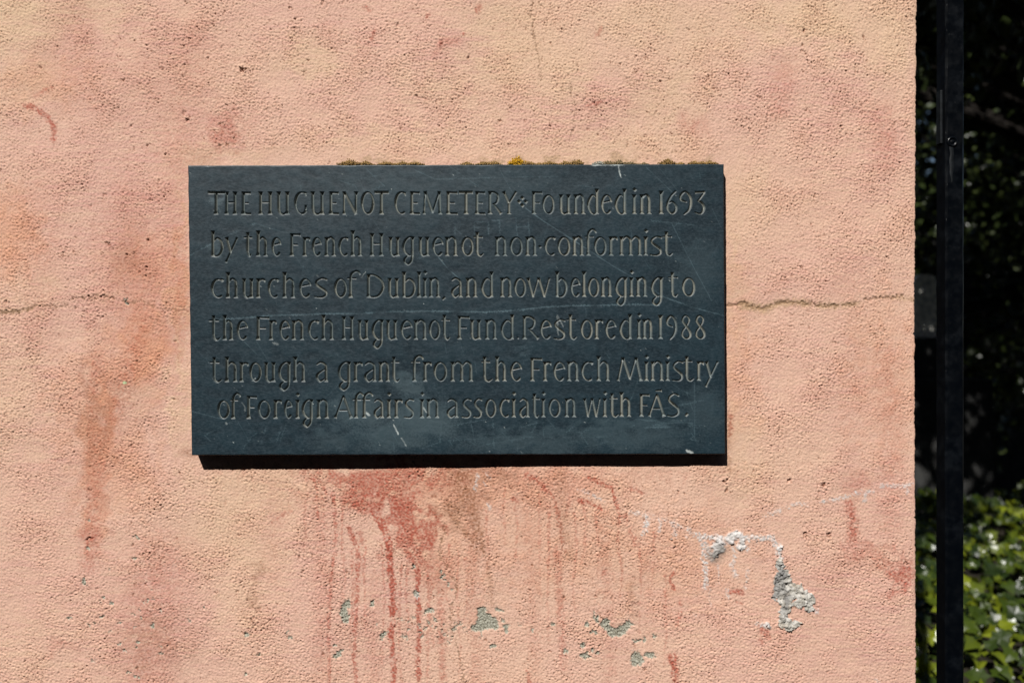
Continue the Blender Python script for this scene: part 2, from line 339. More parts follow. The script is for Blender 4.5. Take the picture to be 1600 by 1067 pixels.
# bare cement where the paint has flaked (paint edge stands about 1 mm proud)
def bare(cx, cy, rx, ry, ang=0.0, a=1.0, soft=.14, rag=.12): blob(cement, cx, cy, rx, ry, a, soft, ang, warp=.6, rag=rag)
bare(543, 948, 8, 9); bare(541, 961, 8, 11, .3); bare(753, 958, 11, 11); bare(758, 970, 18, 10, .35); bare(744, 977, 10, 7); bare(772, 977, 8, 4, .5); bare(671, 957, 11, 5, -.6); bare(600, 992, 6, 4, .5); bare(529, 1023, 6, 4, -.3)
bare(525, 1025, 4, 4); bare(789, 982, 4, 6); bare(770, 1009, 5, 4); bare(648, 888, 4, 4); bare(580, 944, 4, 4); bare(650, 930, 3.5, 6); bare(783, 955, 5, 4); bare(450, 988, 3, 4); bare(455, 997, 4, 4, .6); bare(405, 1022, 3, 3); bare(525, 1009, 2.6, 3)
bare(946, 975, 7, 7, .5); bare(962, 988, 16, 9, .3); bare(970, 982, 14, 7); bare(984, 978, 7, 4); bare(984, 973, 3, 5); bare(933, 966, 4, 4); bare(926, 964, 3, 4); bare(918, 975, 3, 3); bare(926, 985, 3, 4); bare(1024, 993, 4, 3); bare(1001, 1001, 3, 7); bare(991, 1002, 3, 5); bare(994, 1027, 13, 11, .6); bare(1014, 1024, 8, 7); bare(915, 1025, 9, 5, .2); bare(910, 1005, 4, 4); bare(925, 1015, 3, 4); bare(918, 1018, 3, 3); bare(885, 1017, 3, 5); bare(863, 976, 4, 3); bare(934, 1020, 3, 3)
for i in range(60):
    bare(rng.normal(690, 55), rng.normal(983, 10), rng.uniform(1.4, 3.4), rng.uniform(1.4, 3.0), rng.uniform(0, 3), a=rng.uniform(.6, 1))
for i in range(26): bare(rng.normal(200, 40), rng.normal(975, 45), rng.uniform(1.3, 2.8), rng.uniform(1.3, 2.6), a=rng.uniform(.6, 1))
for x, y in [(130,905),(134,909),(141,815),(214,840),(212,870),(111,963),(160,963),(170,941),(218,952),(221,965),(236,978),(215,1012),(200,1050),(209,1054),(219,1056),(382,1054),(138,856),(387,992),(200,475),(198,468),(198,473),(231,937)]:
    bare(x, y, rng.uniform(2, 3.8), rng.uniform(2.2, 4), rng.uniform(0, 3))
for x, y in [(687,893),(690,900),(696,905),(700,912),(706,918),(693,898)]: bare(x, y, 2.6, 2, .6)
cement = np.clip(cement, 0, 1)
h -= 1.5 * cement; h += .45 * np.exp(-((cement - .35) / .2) ** 2) * (cement > .05)
h += cement * .35 * b2
for x, y in [(192,597)]: blob(green, x, y, 4, 4, 1, .3)

# lime: white weeping and the broken mortar
def W(pts, w, a, brk=.1): stroke(white, pts, w * .85, w * .85, a, soft=.55, brk=brk + .10, warp=1.3)
W([(905,763),(915,768),(928,775),(942,783)], 6, .55, .35); W([(985,800),(1005,803),(1030,809),(1055,818),(1075,828),(1098,842)], 6, .6, .3); W([(1011,803),(1010,820),(1006,832)], 7, .85, 0); W([(1032,812),(1030,828)], 6, .6, .1)
W([(1052,815),(1055,830),(1053,838)], 8, .55, .2); W([(1076,826),(1074,838)], 5, .5, .2); W([(1092,838),(1130,840),(1170,840),(1205,840),(1214,852),(1219,872)], 9, .95, -.2); W([(1096,842),(1100,870),(1103,895),(1102,918)], 8, .8, .05)
W([(1102,850),(1112,875)], 10, .7, .1); W([(1145,845),(1148,870),(1142,885),(1150,900)], 7, .65, .2); W([(1122,885),(1124,912)], 4, .5, .2); W([(1168,890),(1166,920)], 4, .5, .3); W([(1136,922),(1138,932)], 5, .6, 0); W([(1160,850),(1168,858)], 8, .8, 0)
W([(1196,806),(1206,803),(1222,796)], 6, .55, .2); W([(1232,792),(1245,787),(1262,788)], 7, .6, .2); W([(1285,784),(1305,780),(1325,776)], 7, .6, .2); W([(1335,772),(1362,767)], 8, .65, .1); W([(1352,768),(1350,782)], 6, .6, .1); W([(1376,758),(1385,758)], 6, .65, 0); W([(1390,759),(1404,757)], 6, .6, .1); W([(1408,760),(1426,755)], 7, .65, .1); W([(1417,757),(1419,768)], 6, .6, 0)
W([(746,742),(744,755),(742,765)], 5, .6, .1); W([(760,738),(765,748)], 5, .5, .3); W([(763,785),(765,792)], 6, .6, 0); W([(1183,973),(1200,978)], 7, .8, 0); W([(1276,953),(1277,957)], 6, .8, 0); W([(1368,1062),(1372,1064)], 5, .5, 0); W([(756,752),(758,758)], 4, .5, .2)
W([(1107,915),(1110,945)], 4, .3, .3); W([(650,922),(651,935)], 5, .5, .1); W([(1085,958),(1086,968)], 3, .4, .2)
lump = Z()
def lp(cx, cy, rx, ry, ang=0.0): blob(lump, cx, cy, rx, ry, 1, .22, ang, warp=.35, rag=.1)
lp(1220, 884, 7, 12, .1); lp(1224, 905, 13, 14); lp(1221, 925, 9, 20); lp(1238, 922, 18, 15, .7); lp(1256, 932, 16, 11, .3); lp(1266, 930, 6, 5); lp(1262, 952, 6, 8, .3); lp(1250, 944, 12, 7); lp(1228, 950, 10, 13); lp(1232, 974, 17, 7, .1); lp(1224, 965, 6, 8); lp(1247, 975, 4, 4)
crust = Z()
for c in [(1120,848,11,13),(1146,846,12,9),(1160,852,8,6),(1122,862,8,7),(1216,858,5,8),(1197,977,6,5)]: blob(crust, *c[:4], 1, .3, rag=.15)
lumps = np.maximum(lump, crust)
hl = B(9, 22, 21); hl2 = B(4, 9, 22)
h += crust * (1.7 + .6 * hl + .3 * hl2 + .25 * b3) + lump * (1.9 + .9 * hl + .3 * hl2 + .3 * b3) + .3 * white
t = Z(); blob(t, 1228, 915, 14, 26, 1, .9, .5); h += -2.5 * t * lump
t = Z(); blob(t, 1224, 938, 7, 22, 1, .8); grey_soot = t * lump
t = Z(); blob(t, 1218, 905, 8, 14, 1, .8); grey_soot = np.maximum(grey_soot, t * lump)
t = Z(); blob(t, 1122, 866, 14, 8, .7, .8); grey_soot = np.maximum(grey_soot, t)
white = np.clip(white * (.8 + .3 * n_fine), 0, 1)

# moss stains just above the plaque
top_dirt = Z()
for x in (545,570,605,628,650,728,760,775,808,825,858,886,900,958,972,985,1045,1090,1105): blob(top_dirt, x, 254, 12, 5, .7, .8, rag=.3)
h -= np.median(h[sl(305, 1125, 716, 745)])

fade = np.minimum(np.minimum(PX - gx[0], 1e9), np.minimum(PY - gy[0], gy[-1] - PY))
fade = ss(fade, 0, 55); h = h * fade - 2.0 * (1 - fade)
for a_ in (pink, orange, tan, pit, red, brown, cement): a_ *= fade
# ---- corner: the right-hand arris, slightly ragged
edge = np.interp(gy, [-70, 0, 300, 520, 700, 900, 1067, 1140], [0, 0, -2, -3, -2.5, -1.5, -.5, 0])
rag = B(5, 20, 55)[:, 5] * .3 + B(20, 90, 56)[:, 5] * .35 - 1.6 * np.maximum(B(8, 30, 57)[:, 5] - 1.6, 0)
k = ss(PX, 1380, 1433)
WX = PX + k * edge[:, None] + ss(PX, 1415, 1433) * rag[:, None]
r_e = 3.2
din = np.clip(1433 - PX, 0, r_e)
hq = h * (1 - .75 * ss(PX, 1424, 1432)); hh = hq - (r_e - np.sqrt(np.maximum(r_e ** 2 - (r_e - din) ** 2, 0)))
V = np.stack([(WX - 800) / 1000, -hh / 1000, EYE + (533.5 - PY) / 1000], -1)
ny, nx = SH
idx = np.arange(nx * ny).reshape(ny, nx)
F = np.stack([idx[:-1, :-1], idx[1:, :-1], idx[1:, 1:], idx[:-1, 1:]], -1).reshape(-1, 4)
lf = lump.ravel()[F].mean(1) > .5                              # faces of the broken mortar become a part of their own

# the rest of the wall around the detailed face
x0w, x1w = (gx[0] - 800) / 1000, (1433 - 800) / 1000
zt, zb = EYE + (533.5 - gy[0]) / 1000, EYE + (533.5 - gy[-1]) / 1000
WT = 2.75
def outer(vs_list):
    out = []
    for (a, b, c, d) in vs_list:
        out.append([a, b, c, d])
    return out
e0 = .002
quads = [[(-3.4,e0,WT),(-3.4,e0,0),(x0w,e0,0),(x0w,e0,WT)], [(x0w,e0,WT),(x0w,e0,zt),(x1w,e0,zt),(x1w,e0,WT)], [(x0w,e0,zb),(x0w,e0,0),(x1w,e0,0),(x1w,e0,zb)],
         [(x1w-.0005,.05,WT),(x1w-.0005,.05,0),(x1w-.0005,.45,0),(x1w-.0005,.45,WT)], [(-3.4,.45,WT),(x1w,.45,WT),(x1w,.45,0),(-3.4,.45,0)], [(-3.4,e0,WT),(x1w,e0,WT),(x1w,.45,WT),(-3.4,.45,WT)]]
nv = nx * ny
OV = np.array([p for q in quads for p in q], np.float32)
OF = np.arange(len(OV)).reshape(-1, 4) + nv
# ribbon that closes the arris into the end face
rb_t = idx[:, -1]
RV = np.stack([np.full(ny, x1w - .0005), np.full(ny, .05), EYE + (533.5 - gy) / 1000], -1)
ri = np.arange(ny) + nv + len(OV)
RF = np.stack([rb_t[:-1], rb_t[1:], ri[1:], ri[:-1]], -1)
VV = np.vstack([V.reshape(-1, 3), OV, RV]); FF = np.vstack([F[~lf], OF, RF])
extra = len(VV) - nv
me = mesh_np('painted_wall', VV, FF)
def put_attrs(m, sel=None, pad=0):
    for n_, a_ in (('pink', pink), ('orange', orange), ('tan', tan), ('red', red), ('brown', brown), ('cement', cement), ('pit', pit), ('dark', dark), ('white', np.maximum(white, crust)),
                   ('green', green), ('soot', grey_soot), ('topdirt', np.maximum(top_dirt, dirt))):
        a_ = a_.ravel()
        a_ = a_[sel] if sel is not None else np.concatenate([a_, np.zeros(pad)])
        attr(m, n_, a_)
put_attrs(me, pad=extra)

def wall_mat():
    m = NT('pink_wall_paint')
    tc = m.n('ShaderNodeTexCoord').outputs['Object']
    fine = m.noise(260, 3, .6, tc); mott = m.noise(38, 5, .6, tc); cloud = m.noise(5, 5, .6, tc)
    c = m.mix(m.ramp(cloud, .35, .65), alb((226,176,150)), alb((228,179,150)))
    c = m.mix(m.math('MULTIPLY', m.attr('tan'), .7), c, alb((224,184,144)))
    c = m.mix(m.math('MULTIPLY', m.attr('pink'), .85), c, alb((214,153,138)))
    c = m.mix(m.math('MULTIPLY', m.attr('orange'), .8), c, alb((216,146,108)))
    c = m.mix(m.ramp(mott, .5, .8, 0, .14), c, alb((206,142,120)))
    c = m.mix(m.ramp(fine, .45, .75, 0, .28), c, alb((196,140,112)))
    c = m.mix(m.math('MULTIPLY', m.attr('red'), .92), c, alb((172,76,56)))
    c = m.mix(m.math('MULTIPLY', m.attr('brown'), .9), c, alb((140,88,56)))
    c = m.mix(m.math('MULTIPLY', m.attr('topdirt'), .8), c, m.mix(m.ramp(fine, .4, .6), alb((150,118,82)), alb((196,158,118))))
    c = m.mix(m.attr('pit'), c, alb((128,74,50)))
    cem = m.mix(m.ramp(m.noise(420, 3, .6, tc), .4, .62), albn((184,180,162)), albn((132,126,108)))
    c = m.mix(m.attr('cement'), c, cem)
    c = m.mix(m.attr('dark'), c, albn((128,96,68)))
    c = m.mix(m.attr('green'), c, alb((190,200,150)))
    c = m.mix(m.attr('white'), c, m.mix(m.ramp(fine, .35, .65), albn((226,218,212)), albn((200,194,186))))
    c = m.mix(m.attr('soot'), c, albn((116,112,104)))
    m.col(c); m.set(Roughness=.82, Specular_IOR_Level=.22)
    hb = m.math('ADD', m.noise(330, 3, .6, tc), m.math('MULTIPLY', m.noise(110, 4, .6, tc), 1.2))
    m.bump(hb, .35, .0016)
    return m.m
WALL = wall_mat()
wall = link('painted_wall', me, WALL)
tag(wall, 'salmon pink painted rough rendered wall with red stains, cracks and flaked patches', 'wall')

def mortar_mat():
    m = NT('broken_lime_mortar')
    tc = m.n('ShaderNodeTexCoord').outputs['Object']
    c = m.mix(m.ramp(m.noise(120, 5, .65, tc), .38, .62), albn((212,206,196)), albn((170,164,152)))
    c = m.mix(m.ramp(m.noise(45, 4, .6, tc), .5, .7, 0, .6), c, albn((204,184,156)))
    c = m.mix(m.math('MULTIPLY', m.attr('soot'), .8), c, albn((126,124,122)))
    m.col(c); m.set(Roughness=.95, Specular_IOR_Level=.1)
    m.bump(m.noise(420, 4, .65, tc), .6, .0016)
    return m.m
ls = np.unique(F[lf]); remap = np.zeros(nv, np.int64); remap[ls] = np.arange(len(ls))
lm = mesh_np('exposed_mortar', V.reshape(-1, 3)[ls], remap[F[lf]])
put_attrs(lm, sel=ls)
mo = link('exposed_mortar', lm, mortar_mat(), wall)
tag(mo, 'broken pale grey patch of exposed lime mortar')

# ================================================================== THE SLATE PLAQUE, letters cut as real V grooves
PS = 0.75
TL, TR, BR, BL = (293.3, 258.6), (1131.2, 256.6), (1133.6, 709.6), (299.2, 711.2)
u = np.linspace(0, 1, int(838 / PS)); v = np.linspace(0, 1, int(453 / PS))
U, Vv = np.meshgrid(u, v)
QX = (1 - Vv) * ((1 - U) * TL[0] + U * TR[0]) + Vv * ((1 - U) * BL[0] + U * BR[0])
QY = (1 - Vv) * ((1 - U) * TL[1] + U * TR[1]) + Vv * ((1 - U) * BL[1] + U * BR[1])
PSH = QX.shape
cutd = np.zeros(PSH, np.float32)
SLOPE = 2.0
def psl(x0, x1, y0, y1):
    j0 = int(np.clip((x0 - 293) / 838 * PSH[1] - 8, 0, PSH[1])); j1 = int(np.clip((x1 - 293) / 838 * PSH[1] + 8, 0, PSH[1]))
    i0 = int(np.clip((y0 - 257) / 453 * PSH[0] - 8, 0, PSH[0])); i1 = int(np.clip((y1 - 257) / 453 * PSH[0] + 8, 0, PSH[0]))
    return slice(i0, i1), slice(j0, j1)
TH = 0.94
def bar(p, q, w0, wm, w1, fl=.16):
    """straight chisel cut with flat wedge ends; p, q in photo pixels"""
    R = max(w0, wm, w1)
    s = psl(min(p[0], q[0]) - R, max(p[0], q[0]) + R, min(p[1], q[1]) - R, max(p[1], q[1]) + R)
    L = math.dist(p, q); dx, dy = (q[0] - p[0]) / L, (q[1] - p[1]) / L
    X, Y = QX[s] - p[0], QY[s] - p[1]
    t = X * dx + Y * dy; d = np.abs(-X * dy + Y * dx)
    hw = TH * np.interp(t, [0, fl * L * .55, fl * L, L - fl * L, L - fl * L * .55, L], [w0, (w0 + 2 * wm) / 3, wm, wm, (w1 + 2 * wm) / 3, w1]) / 2
    m = np.minimum(np.minimum(hw - d, (t + .2) * .9), (L - t + .2) * .9)
    cutd[s] = np.maximum(cutd[s], m)
def curve(pts, ws):
    xs = [p[0] for p in pts]; ys = [p[1] for p in pts]; R = max(ws) + 1
    s = psl(min(xs) - R, max(xs) + R, min(ys) - R, max(ys) + R)
    X, Y = QX[s], QY[s]; best = np.full(X.shape, -9.0)
    for (p, q, a, b) in zip(pts, pts[1:], ws, ws[1:]):
        dx, dy = q[0] - p[0], q[1] - p[1]; l2 = dx * dx + dy * dy + 1e-9
        t = np.clip(((X - p[0]) * dx + (Y - p[1]) * dy) / l2, 0, 1)
        best = np.maximum(best, TH * (a + (b - a) * t) / 2 - np.hypot(X - p[0] - t * dx, Y - p[1] - t * dy))
    cutd[s] = np.maximum(cutd[s], best)
def spline(ctrl, ws, n=7):
    P = [ctrl[0]] + list(ctrl) + [ctrl[-1]]; out = []; wo = []
    for i in range(len(ctrl) - 1):
        p0, p1, p2, p3 = [np.array(a, float) for a in P[i:i + 4]]
        for k_ in range(n):
            t = k_ / n
            out.append(tuple(.5 * (2 * p1 + (p2 - p0) * t + (2 * p0 - 5 * p1 + 4 * p2 - p3) * t * t + (3 * p1 - p0 - 3 * p2 + p3) * t ** 3)))
            wo.append(ws[i] + (ws[i + 1] - ws[i]) * t)
    out.append(tuple(ctrl[-1])); wo.append(ws[-1])
    curve(out, wo)
def diamond(cx, cy, r, ry=None):
    ry = ry or r
    s = psl(cx - r, cx + r, cy - ry, cy + ry)
    cutd[s] = np.maximum(cutd[s], (1 - np.abs(QX[s] - cx) / r - np.abs(QY[s] - cy) / ry) * r * .62)

ST, TN = 5.0, 2.3                                              # stem and hairline widths
def ell(cx, cy, rx, ry, a0, a1, n=40, thick=4.6, thin=2.3, tilt=.25):
    pts, ws = [], []
    for i in range(n + 1):
        a = math.radians(a0 + (a1 - a0) * i / n)
        pts.append((cx + rx * math.cos(a), cy - ry * math.sin(a)))
        ws.append(thin + (thick - thin) * abs(math.cos(a + tilt)) ** 1.6)
    curve(pts, ws)

def glyph(ch, x0, x1, b, xh, asc, cap, sx=None):
    w = x1 - x0; cx = (x0 + x1) / 2
    Y = lambda f: b - f * xh
    K = lambda f: b - f * cap
    stem = lambda x, top, f0=8.4, f1=8.2, m=ST: bar((x, b - top), (x, b), f0, m, f1)
    def arch(xa, xb, bottom=True):
        spline([(xa + .5, Y(.70)), (xa + (xb - xa) * .32, Y(.93)), (xa + (xb - xa) * .62, Y(1.0)), (xb - .8, Y(.86)), (xb, Y(.66))], [1.6, 2.6, 3.4, 4.6, 4.6])
        bar((xb, Y(.72)), (xb, b), 4.4, ST, 8.4)
    if ch in 'nh':
        stem(x0 + 3.6, xh if ch == 'n' else asc); arch(x0 + 3.6, x1 - 3.4)
    elif ch == 'm':
        mid = x0 + 3.6 + (w - 7) * .5
        stem(x0 + 3.6, xh); arch(x0 + 3.6, mid); arch(mid, x1 - 3.4)
    elif ch == 'r':
        stem(x0 + 3.6, xh)
        spline([(x0 + 4, Y(.74)), (x0 + w * .55, Y(.95)), (x1 - 2.5, Y(.93)), (x1 - 1.6, Y(.84))], [1.6, 3.0, 4.6, 2.2])
    elif ch == 'u':
        bar((x0 + 3.4, Y(1)), (x0 + 3.4, Y(.22)), 8.2, ST, 4.6)
        spline([(x0 + 3.4, Y(.3)), (x0 + 4.6, Y(.1)), (x0 + w * .42, Y(.01)), (x0 + w * .64, Y(.06)), (x1 - 4, Y(.22))], [4.6, 4.4, 3.2, 2.2, 1.6])
        stem(x1 - 4, xh)
    elif ch == 'i':
        s = sx or cx; stem(s, xh); diamond(s + .6, b - asc * .97, 3.8, 3.6)
    elif ch == 'l':
        stem(sx or cx, asc)
    elif ch == 't':
        bar((sx, Y(1.27)), (sx, Y(.22)), 6.4, ST, 4.8)
        spline([(sx, Y(.3)), (sx + 1.4, Y(.08)), (sx + (x1 - sx) * .45, Y(0)), (x1 - 1.5, Y(.12))], [4.8, 4.2, 3.2, 1.4])
        bar((x0, Y(1.0)), (min(x1, sx + 8.5), Y(1.0)), 2.4, 2.4, 3)
    elif ch == 'f':
        bar((sx, b), (sx, b - asc * .78), 8.2, ST, 4.6)
        spline([(sx, b - asc * .72), (sx + 1, b - asc * .9), (sx + (x1 - sx) * .42, b - asc * 1.02), (x1 - 4, b - asc * 1.02), (x1 - 1, b - asc * .93)], [4.6, 4.2, 3.2, 3.6, 3.8])
        bar((x0, Y(1.0)), (min(x1 - 4, sx + 9), Y(1.0)), 2.2, 2.2, 2.4)
    elif ch == 'o':
        ell(cx, Y(.5), w / 2 - 2.1, xh / 2 - .9, 0, 360)
    elif ch == 'c':
        ell(cx + 1.5, Y(.5), w / 2 - .6, xh / 2 - .9, 52, 300); bar((x1 - 5, Y(.985)), (x1, Y(.92)), 2, 3, 5)
    elif ch == 'e':
        ell(cx + .6, Y(.5), w / 2 - 1.8, xh / 2 - .9, 22, 312)
        bar((x0 + 2.6, Y(.575)), (x1 - .6, Y(.70)), 2.0, 2.2, 5.6)
    elif ch == 'a':
        spline([(x0 + 2, Y(.88)), (x0 + w * .42, Y(1.0)), (x1 - 4.4, Y(.86)), (x1 - 3.4, Y(.66))], [2.0, 3.2, 4.4, 4.8])
        bar((x1 - 3.4, Y(.72)), (x1 - 3.2, b), 4.6, ST, 8.2)
        spline([(x1 - 3.8, Y(.64)), (x0 + w * .5, Y(.54)), (x0 + 3.2, Y(.36)), (x0 + 2.6, Y(.17)), (x0 + w * .36, Y(.01)), (x1 - 4, Y(.17))], [1.6, 2.4, 4.2, 4.6, 3.2, 1.6])
    elif ch == 'b':
        bar((x0 + 3.2, b - asc), (x0 + 3.2, b), 7.6, ST, 6.0)
        spline([(x0 + 4, Y(.74)), (x0 + w * .48, Y(.97)), (x1 - 4.6, Y(.80)), (x1 - 2.4, Y(.48)), (x1 - 5.2, Y(.16)), (x0 + w * .5, Y(.01)), (x0 + 2.4, Y(.02))], [1.6, 3.0, 4.4, 4.8, 3.8, 2.6, 2.4])
    elif ch == 'd':
        bar((x1 - 3.2, b - asc), (x1 - 3.2, b), 7.6, ST, 6.0)
        spline([(x1 - 3.8, Y(.80)), (x0 + w * .5, Y(.98)), (x0 + 4.6, Y(.78)), (x0 + 2.4, Y(.46)), (x0 + 5.4, Y(.15)), (x0 + w * .52, Y(.0)), (x1 - 3, Y(.03))], [1.6, 2.8, 4.4, 4.8, 4.2, 2.6, 2.2])
    elif ch == 'g':
        spline([(x1 - 3, Y(1.0)), (x0 + w * .52, Y(.98)), (x0 + 4.4, Y(.78)), (x0 + 2.2, Y(.48)), (x0 + 4.4, Y(.2)), (x0 + w * .5, Y(.03)), (x1 - 6.5, Y(.03))], [2.4, 2.6, 4.4, 4.8, 4.6, 3.2, 1.8])
        bar((x1 - 3.2, Y(1.02)), (x1 - 3.2, Y(-.05)), 8.2, ST, 4.6)
        spline([(x1 - 3.2, Y(.02)), (x1 - 4.6, b + 7.5), (cx - .5, b + 13.2), (x0 + 4, b + 10), (x0 + 4.2, b + 5), (x0 + w * .45, b + .3)], [4.4, 3.8, 3.0, 4.4, 3.6, 1.6])
    elif ch == 's':
        spline([(x1 - 2, Y(.95)), (cx + 1, Y(1.0)), (x0 + 4, Y(.84)), (x0 + 4.6, Y(.66)), (cx + .5, Y(.5)), (x1 - 3.4, Y(.32)), (x1 - 3, Y(.13)), (cx + 1, Y(.0)), (x0 + 1.5, Y(.03))], [3.4, 2.4, 3.4, 4.4, 4.8, 4.6, 3.6, 2.4, 2.6])
    elif ch == 'y':
        jx, jy = x0 + w * .44, Y(.16)
        bar((x0 + 2, Y(1)), (jx, jy), 7.6, 4.8, 3.4); bar((x1 - 1, Y(1)), (x0 + 1, b + 9.8), 4.2, 3.0, 4.6, fl=.12)
    elif ch == 'w':
        a = x0 + w * .26; c = x0 + w * .5; d = x0 + w * .75
        bar((x0 + 1.5, Y(1)), (a, b + .3), 7, 4.6, 3.6); bar((c, Y(1)), (a, b + .3), 5, 2.6, 3); bar((c, Y(1)), (d, b + .3), 5, 4.6, 3.6); bar((x1 - 1, Y(1)), (d, b + .3), 3.4, 2.6, 3)
    elif ch == 'T':
        bar((x0, K(.97)), (x1, K(.97)), 5.6, 4.4, 5.6, fl=.08); stem(sx or cx, cap, 6, 8.6, 5.2)
    elif ch == 'H':
        stem(x0 + 3.6, cap); stem(x1 - 3.8, cap); bar((x0 + 4, K(.53)), (x1 - 5, K(.53)), 2.2, 2.2, 2.2)
    elif ch in 'EF':
        stem(x0 + 3.6, cap, 6.6, 8.4)
        bar((x0 + 2, K(.965)), (x1, K(.945)), 3.6, 3.2, 5.4); bar((x0 + 4, K(.5)), (x0 + 4 + (w - 4) * .7, K(.5)), 2.2, 2.2, 3.0)
        if ch == 'E': bar((x0 + 2, K(.03)), (x1 + .4, K(.02)), 3.0, 3.0, 4.4)
    elif ch == 'U':
        bar((x0 + 3.2, K(1)), (x0 + 3.4, K(.2)), 8.4, ST, 4.8)
        spline([(x0 + 3.4, K(.28)), (x0 + 4.8, K(.08)), (x0 + w * .42, K(.0)), (x0 + w * .62, K(.03)), (x1 - 4.4, K(.16))], [4.8, 4.6, 3.4, 2.4, 1.8])
        stem(x1 - 4, cap)
    elif ch in 'CG':
        ell(cx + 2, K(.5), w / 2 - .2, cap / 2 - 1, 50, 310 if ch == 'G' else 296, thick=5); bar((x1 - 5.5, K(.975)), (x1 - .4, K(.92)), 2.4, 3, 5.4)
        if ch == 'G':
            bar((x1 - 2, K(.40)), (x1 - 2.2, K(.18)), 5.4, 4.0, 3); spline([(x1 - 2.2, K(.24)), (x1 - 4.6, K(.06)), (cx + 2, K(.01))], [3.2, 3, 2.4])
    elif ch == 'N':
        bar((x0 + 3, K(1)), (x0 + 2.8, K(0)), 6.6, 3.6, 6.4); bar((x0 + 2.8, K(.98)), (x1 - 3.6, K(.0)), 6, 5.2, 5.4); bar((x1 - 3, K(1)), (x1 - 3.6, K(.04)), 8, 4.4, 4)
    elif ch == 'M':
        ax = x0 + 3.4 if w < 32 else x0 + w * .23; bx = x1 - 3.6 if w < 32 else x0 + w * .75; mx = (ax + bx) / 2 + .5
        bar((ax, K(1)), (x0 + 1.6, K(0)), 6.4, 3.4, 5.6); bar((ax, K(1)), (mx, K(.06)), 6, 5.0, 3.4); bar((bx, K(1)), (mx, K(.06)), 6.2, 3.2, 3); bar((bx, K(1)), (x1 - 2.4, K(0)), 6, 5, 7)
    elif ch == 'O':
        ell(cx, K(.5), w / 2 - 2.2, cap / 2 - .8, 0, 360, thick=5)
    elif ch == 'R':
        stem(x0 + 3.6, cap, 7.4, 8.4)
        spline([(x0 + 3, K(.97)), (x0 + w * .4, K(.975)), (x0 + w * .66, K(.86)), (x0 + w * .7, K(.7)), (x0 + w * .58, K(.5)), (x0 + w * .34, K(.43))], [3, 3.2, 4.4, 4.6, 3.2, 1.8])
        bar((x0 + w * .4, K(.44)), (x1 - 2.4, K(.01)), 2.4, 3.8, 6.4)
    elif ch == 'Y':
        jx = x0 + w * .45
        bar((x0 + 1.6, K(1)), (jx, K(.48)), 7.4, 4.8, 4.6); bar((x1 - 1, K(1)), (jx, K(.48)), 4.6, 3.0, 3); bar((jx, K(.52)), (jx, b), 4.2, 4.4, 8)
    elif ch == 'D':
        stem(x0 + 3.6, cap, 7, 7.6)
        spline([(x0 + 3, K(.965)), (x0 + w * .42, K(.96)), (x1 - 6.4, K(.76)), (x1 - 2.4, K(.47)), (x1 - 6.6, K(.17)), (x0 + w * .52, K(.02)), (x0 + 3, K(.02))], [2.6, 3, 4.2, 4.8, 4.0, 2.8, 2.6])
    elif ch == 'A':
        ap = x0 + w * .5
        bar((ap, K(1)), (x0 + 1.4, b), 2.6, 3.0, 6.2); bar((ap - .4, K(1)), (x1 - 2.6, b), 3.0, 4.8, 7.4); bar((x0 + w * .26, K(.34)), (x0 + w * .74, K(.34)), 2.2, 2.2, 2.2)
    elif ch == 'S':
        spline([(x1 - 3, K(.93)), (cx + 1, K(1.0)), (x0 + 4.4, K(.86)), (x0 + 4.6, K(.68)), (cx + .5, K(.52)), (x1 - 3.4, K(.34)), (x1 - 3, K(.14)), (cx, K(.0)), (x0 + 1.5, K(.03))], [4, 2.6, 3.6, 4.6, 5, 4.8, 3.8, 2.6, 3])
    elif ch == '1':
        s = sx or cx; bar((s, K(1.02)), (s, b), 9, 5, 8.6)
    elif ch == '6':
        spline([(x1 - 3.5, K(1.0)), (x0 + w * .45, K(.8)), (x0 + 3, K(.48)), (x0 + 3.2, K(.2)), (cx, K(.01)), (x1 - 3.4, K(.14)), (x1 - 2.6, K(.34)), (cx + 1, K(.54)), (x0 + 4, K(.46))], [3, 3, 4.6, 4.6, 2.8, 3.8, 4.4, 2.8, 1.6])
    elif ch == '9':
        spline([(x0 + w * .55, K(.53)), (x0 + 3.4, K(.62)), (x0 + 3.2, K(.84)), (x0 + w * .48, K(.99)), (x1 - 3.6, K(.76)), (x1 - 2.6, K(.45)), (x1 - 6, K(.16)), (x0 + w * .36, K(-.03))], [2.4, 4, 4.2, 3, 4.6, 5, 3.6, 2])
    elif ch == '3':
        bar((x0 + .5, K(.95)), (x1 - .5, K(.98)), 5, 3.4, 3.4); bar((x1 - 1, K(.98)), (x0 + w * .34, K(.58)), 3, 2.6, 3)
        spline([(x0 + w * .3, K(.57)), (x0 + w * .62, K(.5)), (x1 - 2.4, K(.3)), (x1 - 5, K(.07)), (cx - 1, K(.0)), (x0 + 1, K(.06))], [2.4, 4.2, 5, 3.6, 2.6, 2.6])
    elif ch == '8':
        spline([(cx, K(.53)), (x0 + 3.2, K(.76)), (x0 + 4.6, K(.94)), (cx, K(.99)), (x1 - 4.4, K(.84)), (cx + 1.5, K(.6)), (x0 + 3.6, K(.34)), (x0 + 3, K(.12)), (cx, K(.0)), (x1 - 3, K(.12)), (x1 - 3.6, K(.3)), (cx, K(.53))],
               [4.2, 4.2, 3.2, 2.4, 2.8, 2.2, 2.8, 3.8, 2.4, 4, 4.6, 4.2])

